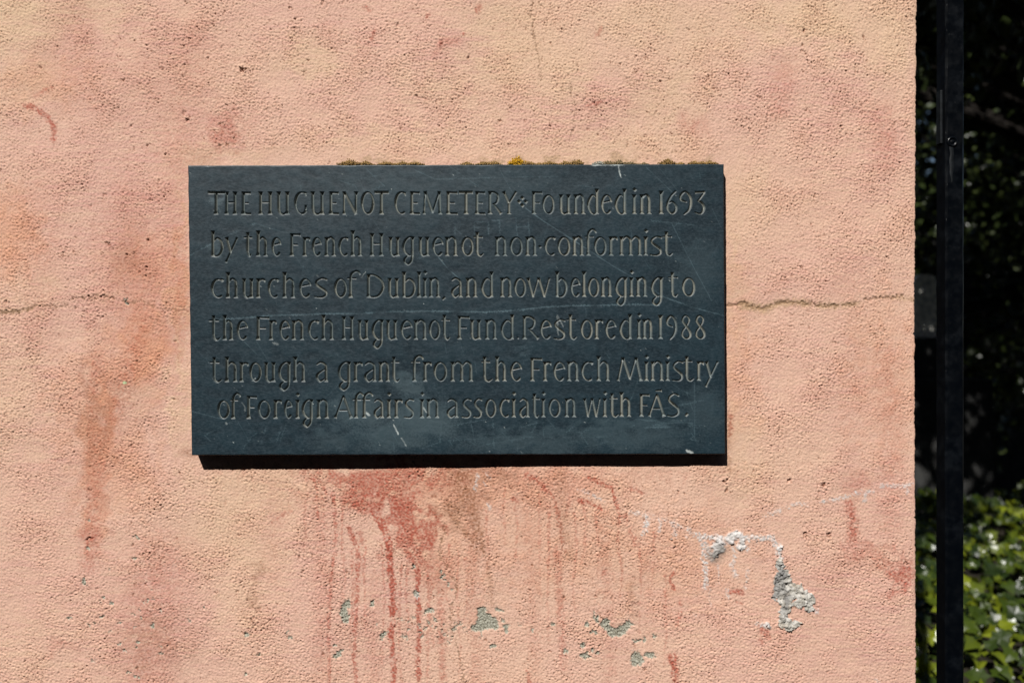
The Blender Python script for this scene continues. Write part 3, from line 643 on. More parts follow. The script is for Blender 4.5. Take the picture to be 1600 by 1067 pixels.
LINES = [
 (335.0, 334.2, 30, 39, 35, "T325-352:337.5 H350.4-370.8 E376.6-392 H403.6-425.8 U432.3-452.9 G459.3-479.7 U485.4-507.2 E513.5-529.2 N534.8-559.6 O563.5-585.3 T585-607.5:596 C616-634.6 E640-656 M661-690 E696.8-714.8 T717-738.7:728.2 E741.8-757.8 R762-785.2 Y785.4-807.5 F830.4-847.2 o847-866.8 u873.3-892.2 n896-914.6 d916.8-935.8 e938.6-956.4 d960-979 i986-996:991 n999.2-1017.7 1030-1036:1033@1 6_1040.4-1058.9 9_1060.8-1082 3_1085.4-1102.4"),
 (400.3, 398.8, 29, 39.5, 35, "b329.2-349.6 y352-371.6 t381-394:387 h399.8-418.4 e423.6-439.6 F452.4-469.8 r472.4-485.4 e486.8-502.6 n506.6-524.8 c528.6-544.4 h547.5-565.8 H577.6-599.6 u606.8-625.2 g628.4-647.7 u653.5-671.4 e675-692.9 n694.8-714.9 o720.5-740.2 t740-757:745.6 n772.9-792.2 o796.4-817.1 n820.5-839 c850.5-868.2 o871-891.4 n894-912.4 f914-931.6:919 o928-948.2 r951-965.4 m967.4-1002.9 i1004-1013:1008.8 s1014.6-1034.9 t1035-1052.6:1041.2"),
 (465.2, 463.0, 29.5, 39.5, 36, "c329.2-349.6 h352.5-372 u377.8-396.7 r399.8-415.2 c418-435.8 h441-461.2 e466.8-486.4 s490.4-512.1 o521.8-542.1 f542.4-563:547.8 D572.3-601.2 u605.5-623.7 b628-650.2 l650-660:654.8 i659-668:663.8 n669.8-687.7 a704.2-722.6 n727.4-745.8 d751-771.2 n781-800.2 o803-822.4 w823.6-859.6 b867.4-887.4 e891-907 l908-917:912.5 o918.4-936.7 n938.6-956.2 g961-980.2 i982-991:986.6 n993.4-1011.3 g1017-1036.3 t1044-1060.6:1050.6 o1065.5-1086.7"),
 (531.0, 529.0, 30, 38.5, 36, "t326.2-346:333.5 h347.3-364.6 e369.3-387.6 F399.8-420.8 r420-432.8 e436-453.3 n455.4-475.2 c481-498.7 h501.8-521.6 H533.6-553.4 u558.6-576.4 g580.5-599.6 u603-621.4 e625.5-644.6 n646-666.8 o669.8-688.3 t689.4-704.6:694.4 F714.3-733.9 u734-752.2 n757.4-776.4 d781.8-803.4 R815.8-843.2 e843.6-862.1 s864.3-883.9 t885-902.6:891.2 o907-926.7 r928.6-942.9 e945.5-963.3 d967.4-987.7 i994-1003:998.5 n1003.5-1020.3 1028-1036:1032@1 9_1040-1058.7 8_1063.6-1081.4 8_1085.5-1103.3"),
 (596.3, 594.6, 30, 38.5, 36, "t328-348.4:334.4 h350.8-370.8 r373.6-388.7 o389.3-408.9 u412.4-431.2 g434.3-454.6 h457.4-477.2 a493-512.7 g527.6-548.3 r552-567.1 a568.6-588.2 n591-609.3 t611-626:615.3 f642-661.4:647.3 r660.5-675 o677-698.9 m703.6-739.2 t752-771:757.2 h773-791.5 e796.8-815.8 F828-847.1 r848-862.1 e864.3-883.3 n885.5-904.6 c908-927 h931.8-952.7 M964.3-1003.9 i1005-1015:1010 n1016.2-1037.1 i1038-1048:1043.1 s1049.3-1068.3 t1068-1086:1073.2 r1088.3-1100.6 y1101.8-1122.6"),
 (654.0, 650.0, 28.5, 38.0, 35, "o339.3-359.2 f360-375.8:364.2 F384.8-401.4 o402.4-422.7 r426.8-440.8 e443-456.8 i460-469:464.8 g471-489.6 n494.3-514 A522.4-551.4 f551-568:556.2 f565-582.7:569 a583-600 i603-612:607.6 r615.5-629.6 s630.5-647.7 i655-664:659.4 n666-686.2 a697.4-716.2 s720.5-737.4 s738.6-754.2 o757.4-775.8 c780-796.4 i798-807:802.6 a810.5-827.4 t831-843.4:835 i844-853:848.8 o856.8-876.4 n881.8-900.2 w911.8-938.4 i940-949:945 t952-967.8:956.3 h967.6-986.2 F998.5-1015 A1013-1040.2 S1041.8-1062.7"),
]
for (b0, b1_, xh, asc, cap, txt) in LINES:
    for tok in txt.split():
        ch = tok[0]; body_ = tok[1:]
        if '@' in tok: body_, ch = tok.split('@')
        elif tok[1] == '_': body_ = tok[2:]
        rngs, _, s_ = body_.partition(':')
        a, c = [float(t) for t in rngs.split('-')]
        f = ((a + c) / 2 - 330) / 770
        glyph(ch, a, c, b0 + (b1_ - b0) * f, xh, asc, cap, float(s_) if s_ else None)
for p in ((816, 309.4), (811, 315.2), (821.4, 315.2), (816, 321)): diamond(p[0], p[1], 3.6, 3.6)
diamond(843.5, 385.6, 3, 2.6); bar((695.6, 464), (691, 468.4), 4.2, 3.2, 2, fl=.3); diamond(809.4, 528, 2, 2.4); bar((1074.6, 645.5), (1071, 650), 5, 4.4, 3.4, fl=.3); bar((1024, 610.4), (1034.2, 610), 2.4, 2.8, 5, fl=.4)

depth = np.maximum(cutd, 0) * SLOPE
groove = ss(cutd, .05, .75)
# scratches, scuffs and cloudy weathering on the face
scr = np.zeros(PSH, np.float32); haze_ = np.zeros(PSH, np.float32); chip = np.zeros(PSH, np.float32)
pn1 = band(PSH, PS, 3, 9, 1, 0, 201); pn2 = band(PSH, PS, 20, 90, 1.3, 0, 202); pn3 = band(PSH, PS, 100, 400, 1, 0, 203)
def scratch(pts, w=1.1, a=.5, M=None):
    xs = [p[0] for p in pts]; ys = [p[1] for p in pts]
    s = psl(min(xs) - 3, max(xs) + 3, min(ys) - 3, max(ys) + 3)
    d, t = seg_dist(QX[s] + .5 * pn1[s], QY[s] + .5 * pn1[s], pts)
    T = scr if M is None else M
    T[s] = np.maximum(T[s], a * (1 - ss(d, w * .35, w * 1.0)) * np.clip(.8 + .35 * pn2[s], .25, 1.2))
scratch([(340,499),(378,497),(420,493),(470,491.5),(520,490),(560,490),(610,487),(660,486),(710,486.5),(760,487.5),(805,485),(850,479.5),(900,477.5),(950,476.5),(1000,475.5),(1030,477)], 1.5, .75)
scratch([(822,326),(850,346),(880,365),(920,391),(955,414),(1000,440),(1040,465),(1085,481),(1131,493)], 1.1, .7); scratch([(685,402),(700,420),(716,434)], 1.2, .6); scratch([(297,399),(330,381),(360,366),(398,349)], 1, .5); scratch([(398,349),(440,362),(470,366)], .9, .3)
scratch([(1050,350),(1085,420),(1112,470)], .9, .45); scratch([(700,258),(745,290),(770,305)], .9, .35); scratch([(1020,250),(1060,300)], .8, .2)
for pts in ([(711,350),(711,366)],[(722,351),(712,358),(721,366)],[(741,347),(741,366)],[(741,347),(755,347)],[(741,356),(750,355)],[(741,366),(752,366)],[(763,347),(763,366)],[(770,345),(800,342)],[(780,344),(781,364)],[(806,340),(808,368)],[(808,355),(824,354)],[(825,338),(827,368)]):
    scratch(pts, 1.2, .42)
for pts in ([(1085,597),(1085.5,640),(1085,686)],[(1073,612),(1078,628),(1083,642),(1098,641)],[(1080,676),(1088,688),(1078,686),(1088,678)],[(700,666),(760,655)],[(560,652),(600,655)],[(735,656),(742,690)],[(700,688),(800,682),(870,683),(950,682)],[(950,682),(970,674),(992,664)],
            [(848,655),(850,690),(847,697)],[(885,675),(898,665)],[(905,672),(918,694)],[(920,665),(905,682)],[(900,675),(920,672)],[(812,668),(840,660),(830,676)],[(770,655),(772,700)],[(785,676),(800,690),(812,670)],[(703,690),(710,700),(722,692),(712,684),(703,690)],[(730,686),(744,696)],[(760,694),(820,684)],
            [(380,700),(395,680),(402,676)],[(415,668),(408,692)],[(440,665),(432,690)],[(446,664),(436,694)],[(370,655),(320,680),(330,690)],[(460,655),(500,630),(530,600)],[(290,640),(350,655)],[(382,534),(400,552)],[(1010,262),(1050,300)],[(570,262),(600,290),(570,300),(560,280),(600,272)],[(530,282),(555,290),(560,300)],[(780,264),(800,300)],[(640,262),(680,280),(800,277),(870,276)],
            [(986,358),(988,385)],[(940,540),(952,560)],[(695,535),(697,552)],[(690,690),(660,700)],[(655,653),(690,660),(687,690)],[(1000,585),(980,640)],[(975,652),(1040,660)],[(1030,640),(1100,625)],[(1018,345),(1085,352)],[(1065,340),(1050,360)]):
    scratch(pts, .9, .38)
for i in range(26): 
    x, y = rng.uniform(1000, 1068), rng.uniform(655, 669); scratch([(x, y), (x + rng.uniform(12, 40), y + rng.uniform(-1.5, 1.5))], .9, rng.uniform(.25, .55))
for i in range(10):
    x, y = rng.uniform(795, 815), rng.uniform(543, 558); scratch([(x, y), (x + rng.uniform(10, 26), y - rng.uniform(3, 6))], .8, rng.uniform(.2, .35))
for i in range(150):
    x, y = rng.uniform(296, 1125), rng.uniform(262, 706); a = rng.choice([rng.normal(0, .25), rng.normal(1.3, .3), rng.normal(-.6, .3)]); L = rng.uniform(6, 46)
    scratch([(x, y), (x + L * .5 * math.cos(a), y + L * .5 * math.sin(a) + rng.normal(0, 1)), (x + L * math.cos(a), y + L * math.sin(a))], .8, rng.uniform(.1, .26))
scratch([(615,664),(619,671),(622,678)], 1.6, 1, chip); scratch([(627,684),(631,690),(634,696)], 1.6, 1, chip); scratch([(966,256),(967,266),(970,276)], 1.5, .9, chip); scratch([(378,629),(383,636),(382,645)], 1.2, .3, chip)
scratch([(1074,704),(1081,707)], 3, .8, chip); scratch([(428,536),(434,538)], 2.4, .5, chip); scratch([(573,645),(576,648)], 2.6, .8, chip); scratch([(662,637),(666,644)], 1.6, .5, chip); scratch([(564,434),(571,425)], 1.3, .5, chip); scratch([(925,258),(955,258),(975,258)], 1.8, .7, chip)
scratch([(394,595),(399,591)], 1.4, .6, chip); scratch([(880,510),(871,493),(872,523)], 1.6, .3, chip); scratch([(353,661),(355,662)], 2, .7, chip)
for i in range(170):
    x, y = rng.uniform(296, 1128), rng.uniform(260, 708); r = rng.uniform(.5, 1.1); scratch([(x, y), (x + r, y + r * .5)], r, rng.uniform(.25, .8) if rng.random() < .25 else .25, chip)
def hz(cx, cy, rx, ry, a):
    s = psl(cx - 2 * rx, cx + 2 * rx, cy - 2 * ry, cy + 2 * ry)
    d = np.hypot((QX[s] - cx + 5 * pn2[s]) / rx, (QY[s] - cy + 5 * pn2[s]) / ry) + .1 * pn1[s]
    haze_[s] = np.maximum(haze_[s], a * (1 - ss(d, .35, 1.25)))
for c in [(345,316,11,16,.8),(385,308,8,8,.5),(338,390,9,16,.5),(560,640,50,30,.6),(640,600,28,20,.6),(660,655,70,40,.65),(610,680,60,30,.55),(520,690,40,22,.35),(820,690,120,24,.4),(980,680,120,26,.4),(1100,640,40,40,.3),(1090,420,40,60,.25),(700,300,300,40,.18),(560,300,60,30,.2),(480,640,20,16,.3)]: hz(*c)

dL, dR = 22.8, 17.4
PD = dL + (dR - dL) * (QX - 296) / 837
ed = np.minimum(np.minimum(U, 1 - U) * 838, np.minimum(Vv, 1 - Vv) * 453)
er = 1.6 * (1 + .25 * pn2)
bev = np.where(ed < er, er - np.sqrt(np.maximum(er ** 2 - (er - ed) ** 2, 0)), 0)
surf = PD - depth - bev + .12 * pn3 + .05 * pn2 - .12 * np.minimum(scr, 1) - .25 * chip
sc_ = (1250 - PD) / 1250
VX = (QX - 800) * sc_ / 1000; VZ = EYE + (533.5 - QY) * sc_ / 1000; VY = -surf / 1000
PV = np.stack([VX, VY, VZ], -1).reshape(-1, 3)
py_, px_ = PSH
pi = np.arange(px_ * py_).reshape(PSH)
PF = np.stack([pi[:-1, :-1], pi[1:, :-1], pi[1:, 1:], pi[:-1, 1:]], -1).reshape(-1, 4)
loop = np.concatenate([pi[0, :-1], pi[:-1, -1], pi[-1, :0:-1], pi[:0:-1, 0]])
SV = PV[loop].copy(); SV[:, 1] = .004
si = np.arange(len(loop)) + len(PV)
nxt = np.roll(np.arange(len(loop)), -1)
SF = np.stack([loop, loop[nxt], si[nxt], si], -1)
pm = mesh_np('slate_plaque', np.vstack([PV, SV]), np.vstack([PF, SF]))
npad = np.zeros(len(SV))
for n_, a_ in (('groove', groove), ('scratch', scr), ('bloom', haze_), ('chip', chip), ('cut_shade', groove * np.clip(1.0 - U * 1.25 + .15 * pn3, 0, 1)), ('weather', np.clip(.5 + .28 * pn2 + .22 * pn3, 0, 1))): attr(pm, n_, np.concatenate([a_.ravel(), npad]))  # left-hand letters get the shading of their cut as a colour mask

def slate_mat():
    m = NT('blue_grey_slate')
    tc = m.n('ShaderNodeTexCoord').outputs['Object']
    mp = m.n('ShaderNodeMapping'); mp.inputs['Scale'].default_value = (1, 1, 2.2); m.t.links.new(tc, mp.inputs['Vector'])
    gr = m.noise(170, 4, .7, mp.outputs[0]); sp = m.noise(520, 2, .6, tc)
    c = m.mix(m.attr('weather'), (.0042, .0132, .0195, 1), (.0082, .0222, .0308, 1))
    c = m.mix(m.ramp(gr, .40, .72, 0, .55), c, (.021, .040, .053, 1))
    c = m.mix(m.ramp(sp, .62, .75, 0, .35), c, (.045, .066, .075, 1))
    c = m.mix(m.math('MULTIPLY', m.attr('bloom'), .8), c, (.060, .092, .105, 1))
    c = m.mix(m.math('MULTIPLY', m.attr('scratch'), .45), c, (.13, .20, .23, 1))
    c = m.mix(m.attr('groove'), c, m.mix(m.ramp(m.noise(24, 3, .6, tc), .42, .6), (.175, .180, .155, 1), (.120, .142, .138, 1)))
    c = m.mix(m.math('MULTIPLY', m.attr('cut_shade'), .55), c, (.040, .055, .055, 1))  # grooves darker towards the left: shade of the letter cut put into colour
    c = m.mix(m.math('MULTIPLY', m.attr('chip'), .68), c, (.50, .55, .53, 1))
    m.col(c)
    m.set(Roughness=m.ramp(gr, .3, .7, .42, .55), IOR=1.5, Specular_IOR_Level=.46)
    m.bump(m.math('ADD', gr, m.math('MULTIPLY', sp, .4)), .10, .001)
    return m.m
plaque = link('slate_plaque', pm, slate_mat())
tag(plaque, 'dark blue grey slate plaque with six lines of carved lettering, fixed to the pink wall', 'plaque')

# ================================================================== moss tufts along the plaque's top edge
def flat_mat(name, ca, cb, scale=300, rough=.9, spec=.2):
    m = NT(name)
    tc = m.n('ShaderNodeTexCoord').outputs['Object']
    m.col(m.mix(m.ramp(m.noise(scale, 4, .6, tc), .35, .65), ca, cb)); m.set(Roughness=rough, Specular_IOR_Level=spec)
    return m.m
MOSS = flat_mat('dry_brown_moss', albn((168,136,84)), albn((112,88,52)), 420)
MOSSG = flat_mat('grey_brown_moss', albn((140,122,88)), albn((96,84,62)), 420)
YEL = flat_mat('yellow_lichen', albn((226,176,40)), albn((170,128,34)), 500)
PALE = flat_mat('pale_grey_lichen', albn((176,176,164)), albn((130,128,112)), 500)
def tuft_mesh(name, r, n, hgt, seed):
    R = random.Random(seed); bm = bmesh.new()
    for i in range(n):
        a = R.uniform(0, 2 * math.pi); q = math.sqrt(R.random())
        x, y = 1.5 * r * q * math.cos(a) * R.uniform(.6, 1.15), r * .6 * q * math.sin(a)
        top = hgt * ((.30 + .70 * math.exp(-(q * 1.5) ** 2)) * R.uniform(.35, 1.12) + .12 * math.sin(x * 1900 + seed))
        s = R.uniform(.00045, .0011)
        m = Matrix.Translation((x, y, top)) @ Matrix.Rotation(R.uniform(0, 3), 4, 'X') @ Matrix.Diagonal((s * R.uniform(.7, 1.5), s * R.uniform(.7, 1.5), s * R.uniform(.8, 1.8), 1))
        bmesh.ops.create_icosphere(bm, subdivisions=1, radius=1, matrix=m)
    m = Matrix.Translation((0, 0, hgt * .1)) @ Matrix.Diagonal((r * 1.15, r * .5, hgt * .26, 1))
    g = bmesh.ops.create_icosphere(bm, subdivisions=3, radius=1, matrix=m)
    for v_ in g['verts']: v_.co *= 1 + R.uniform(-.09, .09)
    return bm_mesh(bm, name, smooth=True)
def on_top(px):                                               # point on the plaque's top surface
    f = (px - 293) / 838; d = dL + (dR - dL) * f
    return Vector(((px - 800) * (1250 - d) / 1250000, -.0145 * (1 - .2 * f), EYE + (533.5 - (258.6 - 2 * f)) * (1250 - d) / 1250000 - .0004))
tufts = [(545,13,8.5),(571,9,6.2),(603,11,5),(629,9,5.4),(648,11,4.6),(729,7,4.6),(757,10,4.6),(772,8,5.4),(825,10,5.2),(843,5,3),(858,9,4.6),(884,8,4.8),(902,9,7.4),(951,9,5.2),(968,8,6),(985,8,3.6),(1007,5,2.8),(1044,9,8.2),(1065,4,3),(1085,6,5),(1098,6,4.6),(1111,9,4.6)]
labels = {545: 'largest brown moss tuft, furthest left on the top edge of the slate plaque', 902: 'rounded brown moss tuft right of the yellow lichen, below the hairline crack', 1044: 'tall brown moss tuft near the right end of the plaque top',
          1111: 'low brown moss tuft furthest right, near the plaque top corner', 571: 'brown moss tuft touching the right side of the largest tuft', 825: 'brown moss tuft touching the right side of the yellow lichen'}
for i, (px, r, hg) in enumerate(tufts):
    mm = tuft_mesh('moss_tuft', r / 1000, int(110 + r * 34), (hg + 1.2) / 1000, 40 + i)
    o = link('moss_tuft', mm, MOSSG if px in (951, 968, 985, 1007) else MOSS, loc=on_top(px))
    tag(o, labels.get(px, 'small dry brown moss clump in the row along the plaque top edge'), 'moss', 'moss tufts along the top of the plaque')
    if px in (951, 968, 985, 1007): o['label'] = 'grey brown moss clump beside the chipped nick in the plaque top edge'
ym = tuft_mesh('yellow_lichen', .0105, 460, .0128, 9)
o = link('yellow_lichen', ym, YEL, loc=on_top(808)); tag(o, 'bright yellow lichen tuft on the top edge of the slate plaque', 'lichen')
o = link('grey_lichen', tuft_mesh('grey_lichen', .009, 220, .0062, 10), PALE, loc=on_top(938)); tag(o, 'pale grey lichen crust on the plaque top edge left of the white nick', 'lichen')

# ================================================================== black iron gate post beside the wall
def iron_mat():
    m = NT('black_gloss_paint')
    tc = m.n('ShaderNodeTexCoord').outputs['Object']
    m.col(m.mix(m.ramp(m.noise(30, 5, .6, tc), .5, .75), (.0008, .0014, .0024, 1), (.003, .0042, .006, 1)))
    m.set(Roughness=m.ramp(m.noise(60, 4, .6, tc), .3, .7, .28, .45), Specular_IOR_Level=.24)
    m.bump(m.math('ADD', m.noise(55, 3, .6, tc), m.ramp(m.noise(260, 2, .5, tc), .70, .76)), .35, .0010)
    return m.m
IRON = iron_mat()
RUN_SHEEN = flat_mat('worn_paint_and_sheen', (.010, .012, .014, 1), (.005, .006, .007, 1), 90, .5)  # worn grey of the paint run, also the tone of the painted reflection
yf = .060; scf = (D + yf) / D
xl, xr = (1478 - 800) * scf / 1000, (1507 - 800) * scf / 1000
post = bpy.data.objects.new('gate_post', None); SC.collection.objects.link(post); post.location = ((xl + xr) / 2, yf + .016, 0)
tag(post, 'black painted square iron gate post standing beside the end of the pink wall', 'post')
def part(name, bm, mat, bevel=0.0, smooth=False, parent=post):
    me_ = bm_mesh(bm, name, bevel, 2, smooth)
    me_.transform(Matrix.Translation(-Vector(parent.location)))
    return link(name, me_, mat, parent)
bm = bmesh.new()
yb = yf + .032
ns = 90
rows = []
for i in range(ns + 1):
    z = 2.55 * i / ns
    j = [random.uniform(-.0004, .0004) for _ in range(8)]
    c = .0028
    ring = [(xl + c, yf), (xr - c, yf), (xr, yf + c), (xr, yb - c), (xr - c, yb), (xl + c, yb), (xl, yb - c), (xl, yf + c)]
    rows.append([bm.verts.new((p[0] + j[k_], p[1] + j[(k_ + 3) % 8] * .7, z)) for k_, p in enumerate(ring)])
for a, b in zip(rows, rows[1:]):
    for k_ in range(8): bm.faces.new((a[k_], a[(k_ + 1) % 8], b[(k_ + 1) % 8], b[k_]))
bm.faces.new(rows[-1]); bm.faces.new(rows[0][::-1])
part('square_bar', bm, IRON)
zb_ = EYE + (533.5 - 222) * scf / 1000; xb_ = (1488 - 800) * scf / 1000
bm = bmesh.new()
nseg = 20; prof = [(.0092, .0004), (.0086, -.0012), (.0068, -.0020), (.0052, -.0012), (.0046, .0), (.0034, -.0004), (.0018, -.0012), (.0001, -.0014)]
ringv = [[bm.verts.new((xb_ + r_ * math.cos(2 * math.pi * k_ / nseg), yf + y_, zb_ + r_ * math.sin(2 * math.pi * k_ / nseg))) for k_ in range(nseg)] for r_, y_ in prof]
for a, b in zip(ringv, ringv[1:]):
    for k_ in range(nseg): bm.faces.new((a[k_], a[(k_ + 1) % nseg], b[(k_ + 1) % nseg], b[k_]))
part('bolt_head', bm, IRON, smooth=True)
bm = bmesh.new()
pts = []
for i in range(15):
    f = i / 14; w = .0085 * (1 - f) ** .6 * (1 - .25 * math.sin(f * 7)) + .0012
    pts.append((zb_ - .0045 - f * .062, w))
L_ = [[bm.verts.new((xb_ - .001 + sgn * w * .6 + .0006 * math.sin(z * 300), yf - (.0001 if abs(sgn) else .0009), z)) for sgn in (-1, -.4, .4, 1)] for z, w in pts]
for row in L_:
    row[1].co.y = row[2].co.y = yf - .0009; row[0].co.y = row[3].co.y = yf + .0006
for a, b in zip(L_, L_[1:]):
    for k_ in range(3): bm.faces.new((a[k_], a[k_ + 1], b[k_ + 1], b[k_]))
part('paint_run', bm, RUN_SHEEN, smooth=True)
bm = bmesh.new()
zt_, zbt = EYE + (533.5 - 138) * scf / 1000, EYE + (533.5 - 222) * scf / 1000
box_bm(bm, xl - .0035, xl + .0005, yf + .010, yf + .024, zbt, zt_)
part('reflection_strip', bm, RUN_SHEEN, bevel=.001)  # added strip standing in for a reflection on the bar's side face

# ================================================================== setting: ground, pavement, road
def ground_mat(name, a, b, sc, bumpd=.004):
    m = NT(name); tc = m.n('ShaderNodeTexCoord').outputs['Object']
    m.col(m.mix(m.ramp(m.noise(sc, 6, .65, tc), .35, .65), a, b)); m.set(Roughness=.9, Specular_IOR_Level=.2)
    m.bump(m.noise(sc * 6, 4, .6, tc), .4, bumpd)
    return m.m
def slab(name, x0, x1, y0, y1, z0, z1, mat):
    bm = bmesh.new(); box_bm(bm, x0, x1, y0, y1, z0, z1)
    o = link(name, bm_mesh(bm, name), mat); tag(o, kind='structure'); return o
slab('ground', -150, 150, -150, 150, -.6, -.16, ground_mat('asphalt_ground', (.045,.045,.047,1), (.06,.06,.06,1), 3))
slab('pavement', -30, 30, -2.6, .30, -.2, 0, ground_mat('grey_paving', (.055,.055,.056,1), (.085,.083,.08,1), 6))
slab('garden_soil', -6, 14, .45, 12, -.2, .005, ground_mat('dark_soil', (.012,.009,.006,1), (.03,.022,.014,1), 9))

# ================================================================== the shaded garden behind
def leaf_mat(name, cols, rough=.38, trans=.25):
    m = NT(name)
    oi = m.attr('tint')
    c = m.mix(m.ramp(oi, 0, .5), cols[0], cols[1]); c = m.mix(m.ramp(oi, .5, 1), c, cols[2])
    m.col(c); m.set(Roughness=rough, Specular_IOR_Level=.5)
    tr = m.n('ShaderNodeBsdfTranslucent'); m.put(tr.inputs['Color'], c)
    mx = m.n('ShaderNodeMixShader'); mx.inputs[0].default_value = trans
    m.t.links.new(m.b.outputs[0], mx.inputs[1]); m.t.links.new(tr.outputs[0], mx.inputs[2])
    m.t.links.new(mx.outputs[0], m.t.nodes['Material Output'].inputs['Surface'])
    return m.m
def leaves(name, P, Nn, size, outline, mat, seed, parent=None, fold=.18):
    """P (n,3) centres, Nn (n,3) facing; outline list of (x,y) in leaf space around a midrib"""
    r = np.random.default_rng(seed); n = len(P)
    Nn = Nn / np.linalg.norm(Nn, axis=1, keepdims=True)
    t = r.standard_normal((n, 3)); t -= (t * Nn).sum(1, keepdims=True) * Nn; t /= np.linalg.norm(t, axis=1, keepdims=True)
    b = np.cross(Nn, t)
    ol = np.array(outline); k = len(ol)
    s = (size * r.uniform(.65, 1.25, n))[:, None, None]
    loc = ol[None] * s
    z = (np.abs(ol[:, 0])[None, :, None] * fold - (ol[:, 1] ** 2)[None, :, None] * .25) * s
    Vx = P[:, None] + loc[..., :1] * b[:, None] + loc[..., 1:2] * t[:, None] + z * Nn[:, None]
    Vx = Vx.reshape(-1, 3)
    base = np.arange(n)[:, None] * k
    tri = np.array([(0, i, i + 1) for i in range(1, k - 1)] + [(0, k - 1, 1)])
    Fx = (base[:, None, :] + tri[None]).reshape(-1, 3)
    me_ = mesh_np(name, Vx, Fx, smooth=False)
    attr(me_, 'tint', np.repeat(r.random(n), k))
    return link(name, me_, mat, parent)
IVY = [(0,0),(0,-.42),(.32,-.55),(.42,-.22),(.68,-.05),(.38,.12),(.28,.34),(0,.85),(-.28,.34),(-.38,.12),(-.68,-.05),(-.42,-.22),(-.32,-.55)]
OVAL = [(0,0),(0,-.5),(.26,-.25),(.3,.05),(.18,.35),(0,.6),(-.18,.35),(-.3,.05),(-.26,-.25)]

# ivy bank
def bank_z(x, y): return np.interp(y, [.75, 1.15, 1.6, 2.1, 2.6, 3.6], [.30, .46, .57, .63, .64, .60]) + .05 * np.sin(3.1 * x + 1) * np.cos(2.3 * y) + .03 * np.sin(9 * x + 5 * y)
IV = leaf_mat('ivy_leaf', [(.012,.022,.006,1), (.035,.055,.006,1), (.15,.175,.010,1)], .32, .2)
n = 9500; r = np.random.default_rng(31)
x = r.uniform(.55, 4.4, n); y = r.uniform(.75, 3.5, n); z = bank_z(x, y) - r.exponential(.03, n) + .03
nn = np.column_stack([r.normal(-.1, .55, n), r.normal(-.55, .5, n), r.normal(.75, .4, n)])
ivy = leaves('ivy_ground_cover', np.column_stack([x, y, z]), nn, .043, IVY, IV, 32)
tag(ivy, 'glossy green ivy covering the ground behind the gate post', 'ivy', kind='stuff')
gxs = np.linspace(.4, 4.6, 40); gys = np.linspace(.6, 3.7, 30); GX, GY = np.meshgrid(gxs, gys)
GZ = bank_z(GX, GY) - .09; GZ[0] = 0; GZ[-1] = 0; GZ[:, 0] = 0; GZ[:, -1] = 0
gi = np.arange(GX.size).reshape(GX.shape)
mb = mesh_np('earth_bank', np.stack([GX, GY, GZ], -1).reshape(-1, 3), np.stack([gi[:-1, :-1], gi[:-1, 1:], gi[1:, 1:], gi[1:, :-1]], -1).reshape(-1, 4))
tag(link('earth_bank', mb, ground_mat('bank_soil', (.010,.008,.005,1), (.02,.016,.01,1), 9)), kind='structure')

BARK = flat_mat('dark_bark', (.008,.006,.005,1), (.016,.013,.01,1), 30)
def limb(bm, p, q, r0, r1, seg=8):
    p, q = Vector(p), Vector(q); ax = (q - p).normalized(); u_ = ax.orthogonal().normalized(); v_ = ax.cross(u_)
    A = [bm.verts.new(p + (u_ * math.cos(2 * math.pi * i / seg) + v_ * math.sin(2 * math.pi * i / seg)) * r0) for i in range(seg)]
    Bv = [bm.verts.new(q + (u_ * math.cos(2 * math.pi * i / seg) + v_ * math.sin(2 * math.pi * i / seg)) * r1) for i in range(seg)]
    for i in range(seg): bm.faces.new((A[i], A[(i + 1) % seg], Bv[(i + 1) % seg], Bv[i]))
def clumps(cs, per, seed):
    r = np.random.default_rng(seed); P, Q = [], []
    for (cx_, cy_, cz_, rad) in cs:
        d = r.standard_normal((per, 3)); d /= np.linalg.norm(d, axis=1, keepdims=True)
        rr = rad * r.random(per) ** (1 / 2.4)
        P.append(np.array([cx_, cy_, cz_]) + d * rr[:, None] * np.array([1, 1, .75])); Q.append(d * .6 + r.standard_normal((per, 3)) * .6 + np.array([0, -.1, .5]))
    return np.vstack(P), np.vstack(Q)
def tree(name, base, cs, per, size, label, mat, seed, trunk_r=.13, group=None):
    root = bpy.data.objects.new(name, None); SC.collection.objects.link(root); root.location = base
    tag(root, label, 'tree', group)
    bm = bmesh.new(); b = Vector(base)
    cen = sum((Vector(c[:3]) for c in cs), Vector()) / len(cs)
    fork = Vector((b.x, b.y, cen.z * .55)); mid = (b + fork) / 2 + Vector((.05, .03, 0))
    limb(bm, b, mid, trunk_r, trunk_r * .8); limb(bm, mid, fork, trunk_r * .8, trunk_r * .65)
    for c in cs: limb(bm, fork, (c[0], c[1], c[2]), trunk_r * .18, trunk_r * .05, 6)
    me_ = bm_mesh(bm, 'trunk'); me_.transform(Matrix.Translation(-b)); link('trunk', me_, BARK, root)
    P, Q = clumps(cs, per, seed)
    leaves('crown', P - np.array(base), Q, size, OVAL, mat, seed + 1, root)
    return root
EV = leaf_mat('evergreen_leaf', [(.018,.026,.008,1), (.030,.044,.012,1), (.05,.065,.018,1)], .33, .12)
R5 = random.Random(5)
cs = [(R5.uniform(-1.2, 5.4), R5.uniform(.85, 5.0), 0, R5.uniform(.5, .8)) for _ in range(84)]
cs = [(a, b, 2.12 + .40 * b + .45 * c + R5.uniform(0, 1.2), c) for a, b, _, c in cs]
cs += [(R5.uniform(-.2, 3.4), R5.uniform(-.35, 1.0), R5.uniform(3.0, 3.6), R5.uniform(.34, .5)) for _ in range(19)]  # clumps added above the view to shade the ivy from the sun
cs += [(1.74, 2.02, 2.9, .6), (2.0, 2.5, 3.1, .5), (1.5, 1.6, 3.0, .45)]  # clumps added to keep a sun spot off the gravestone
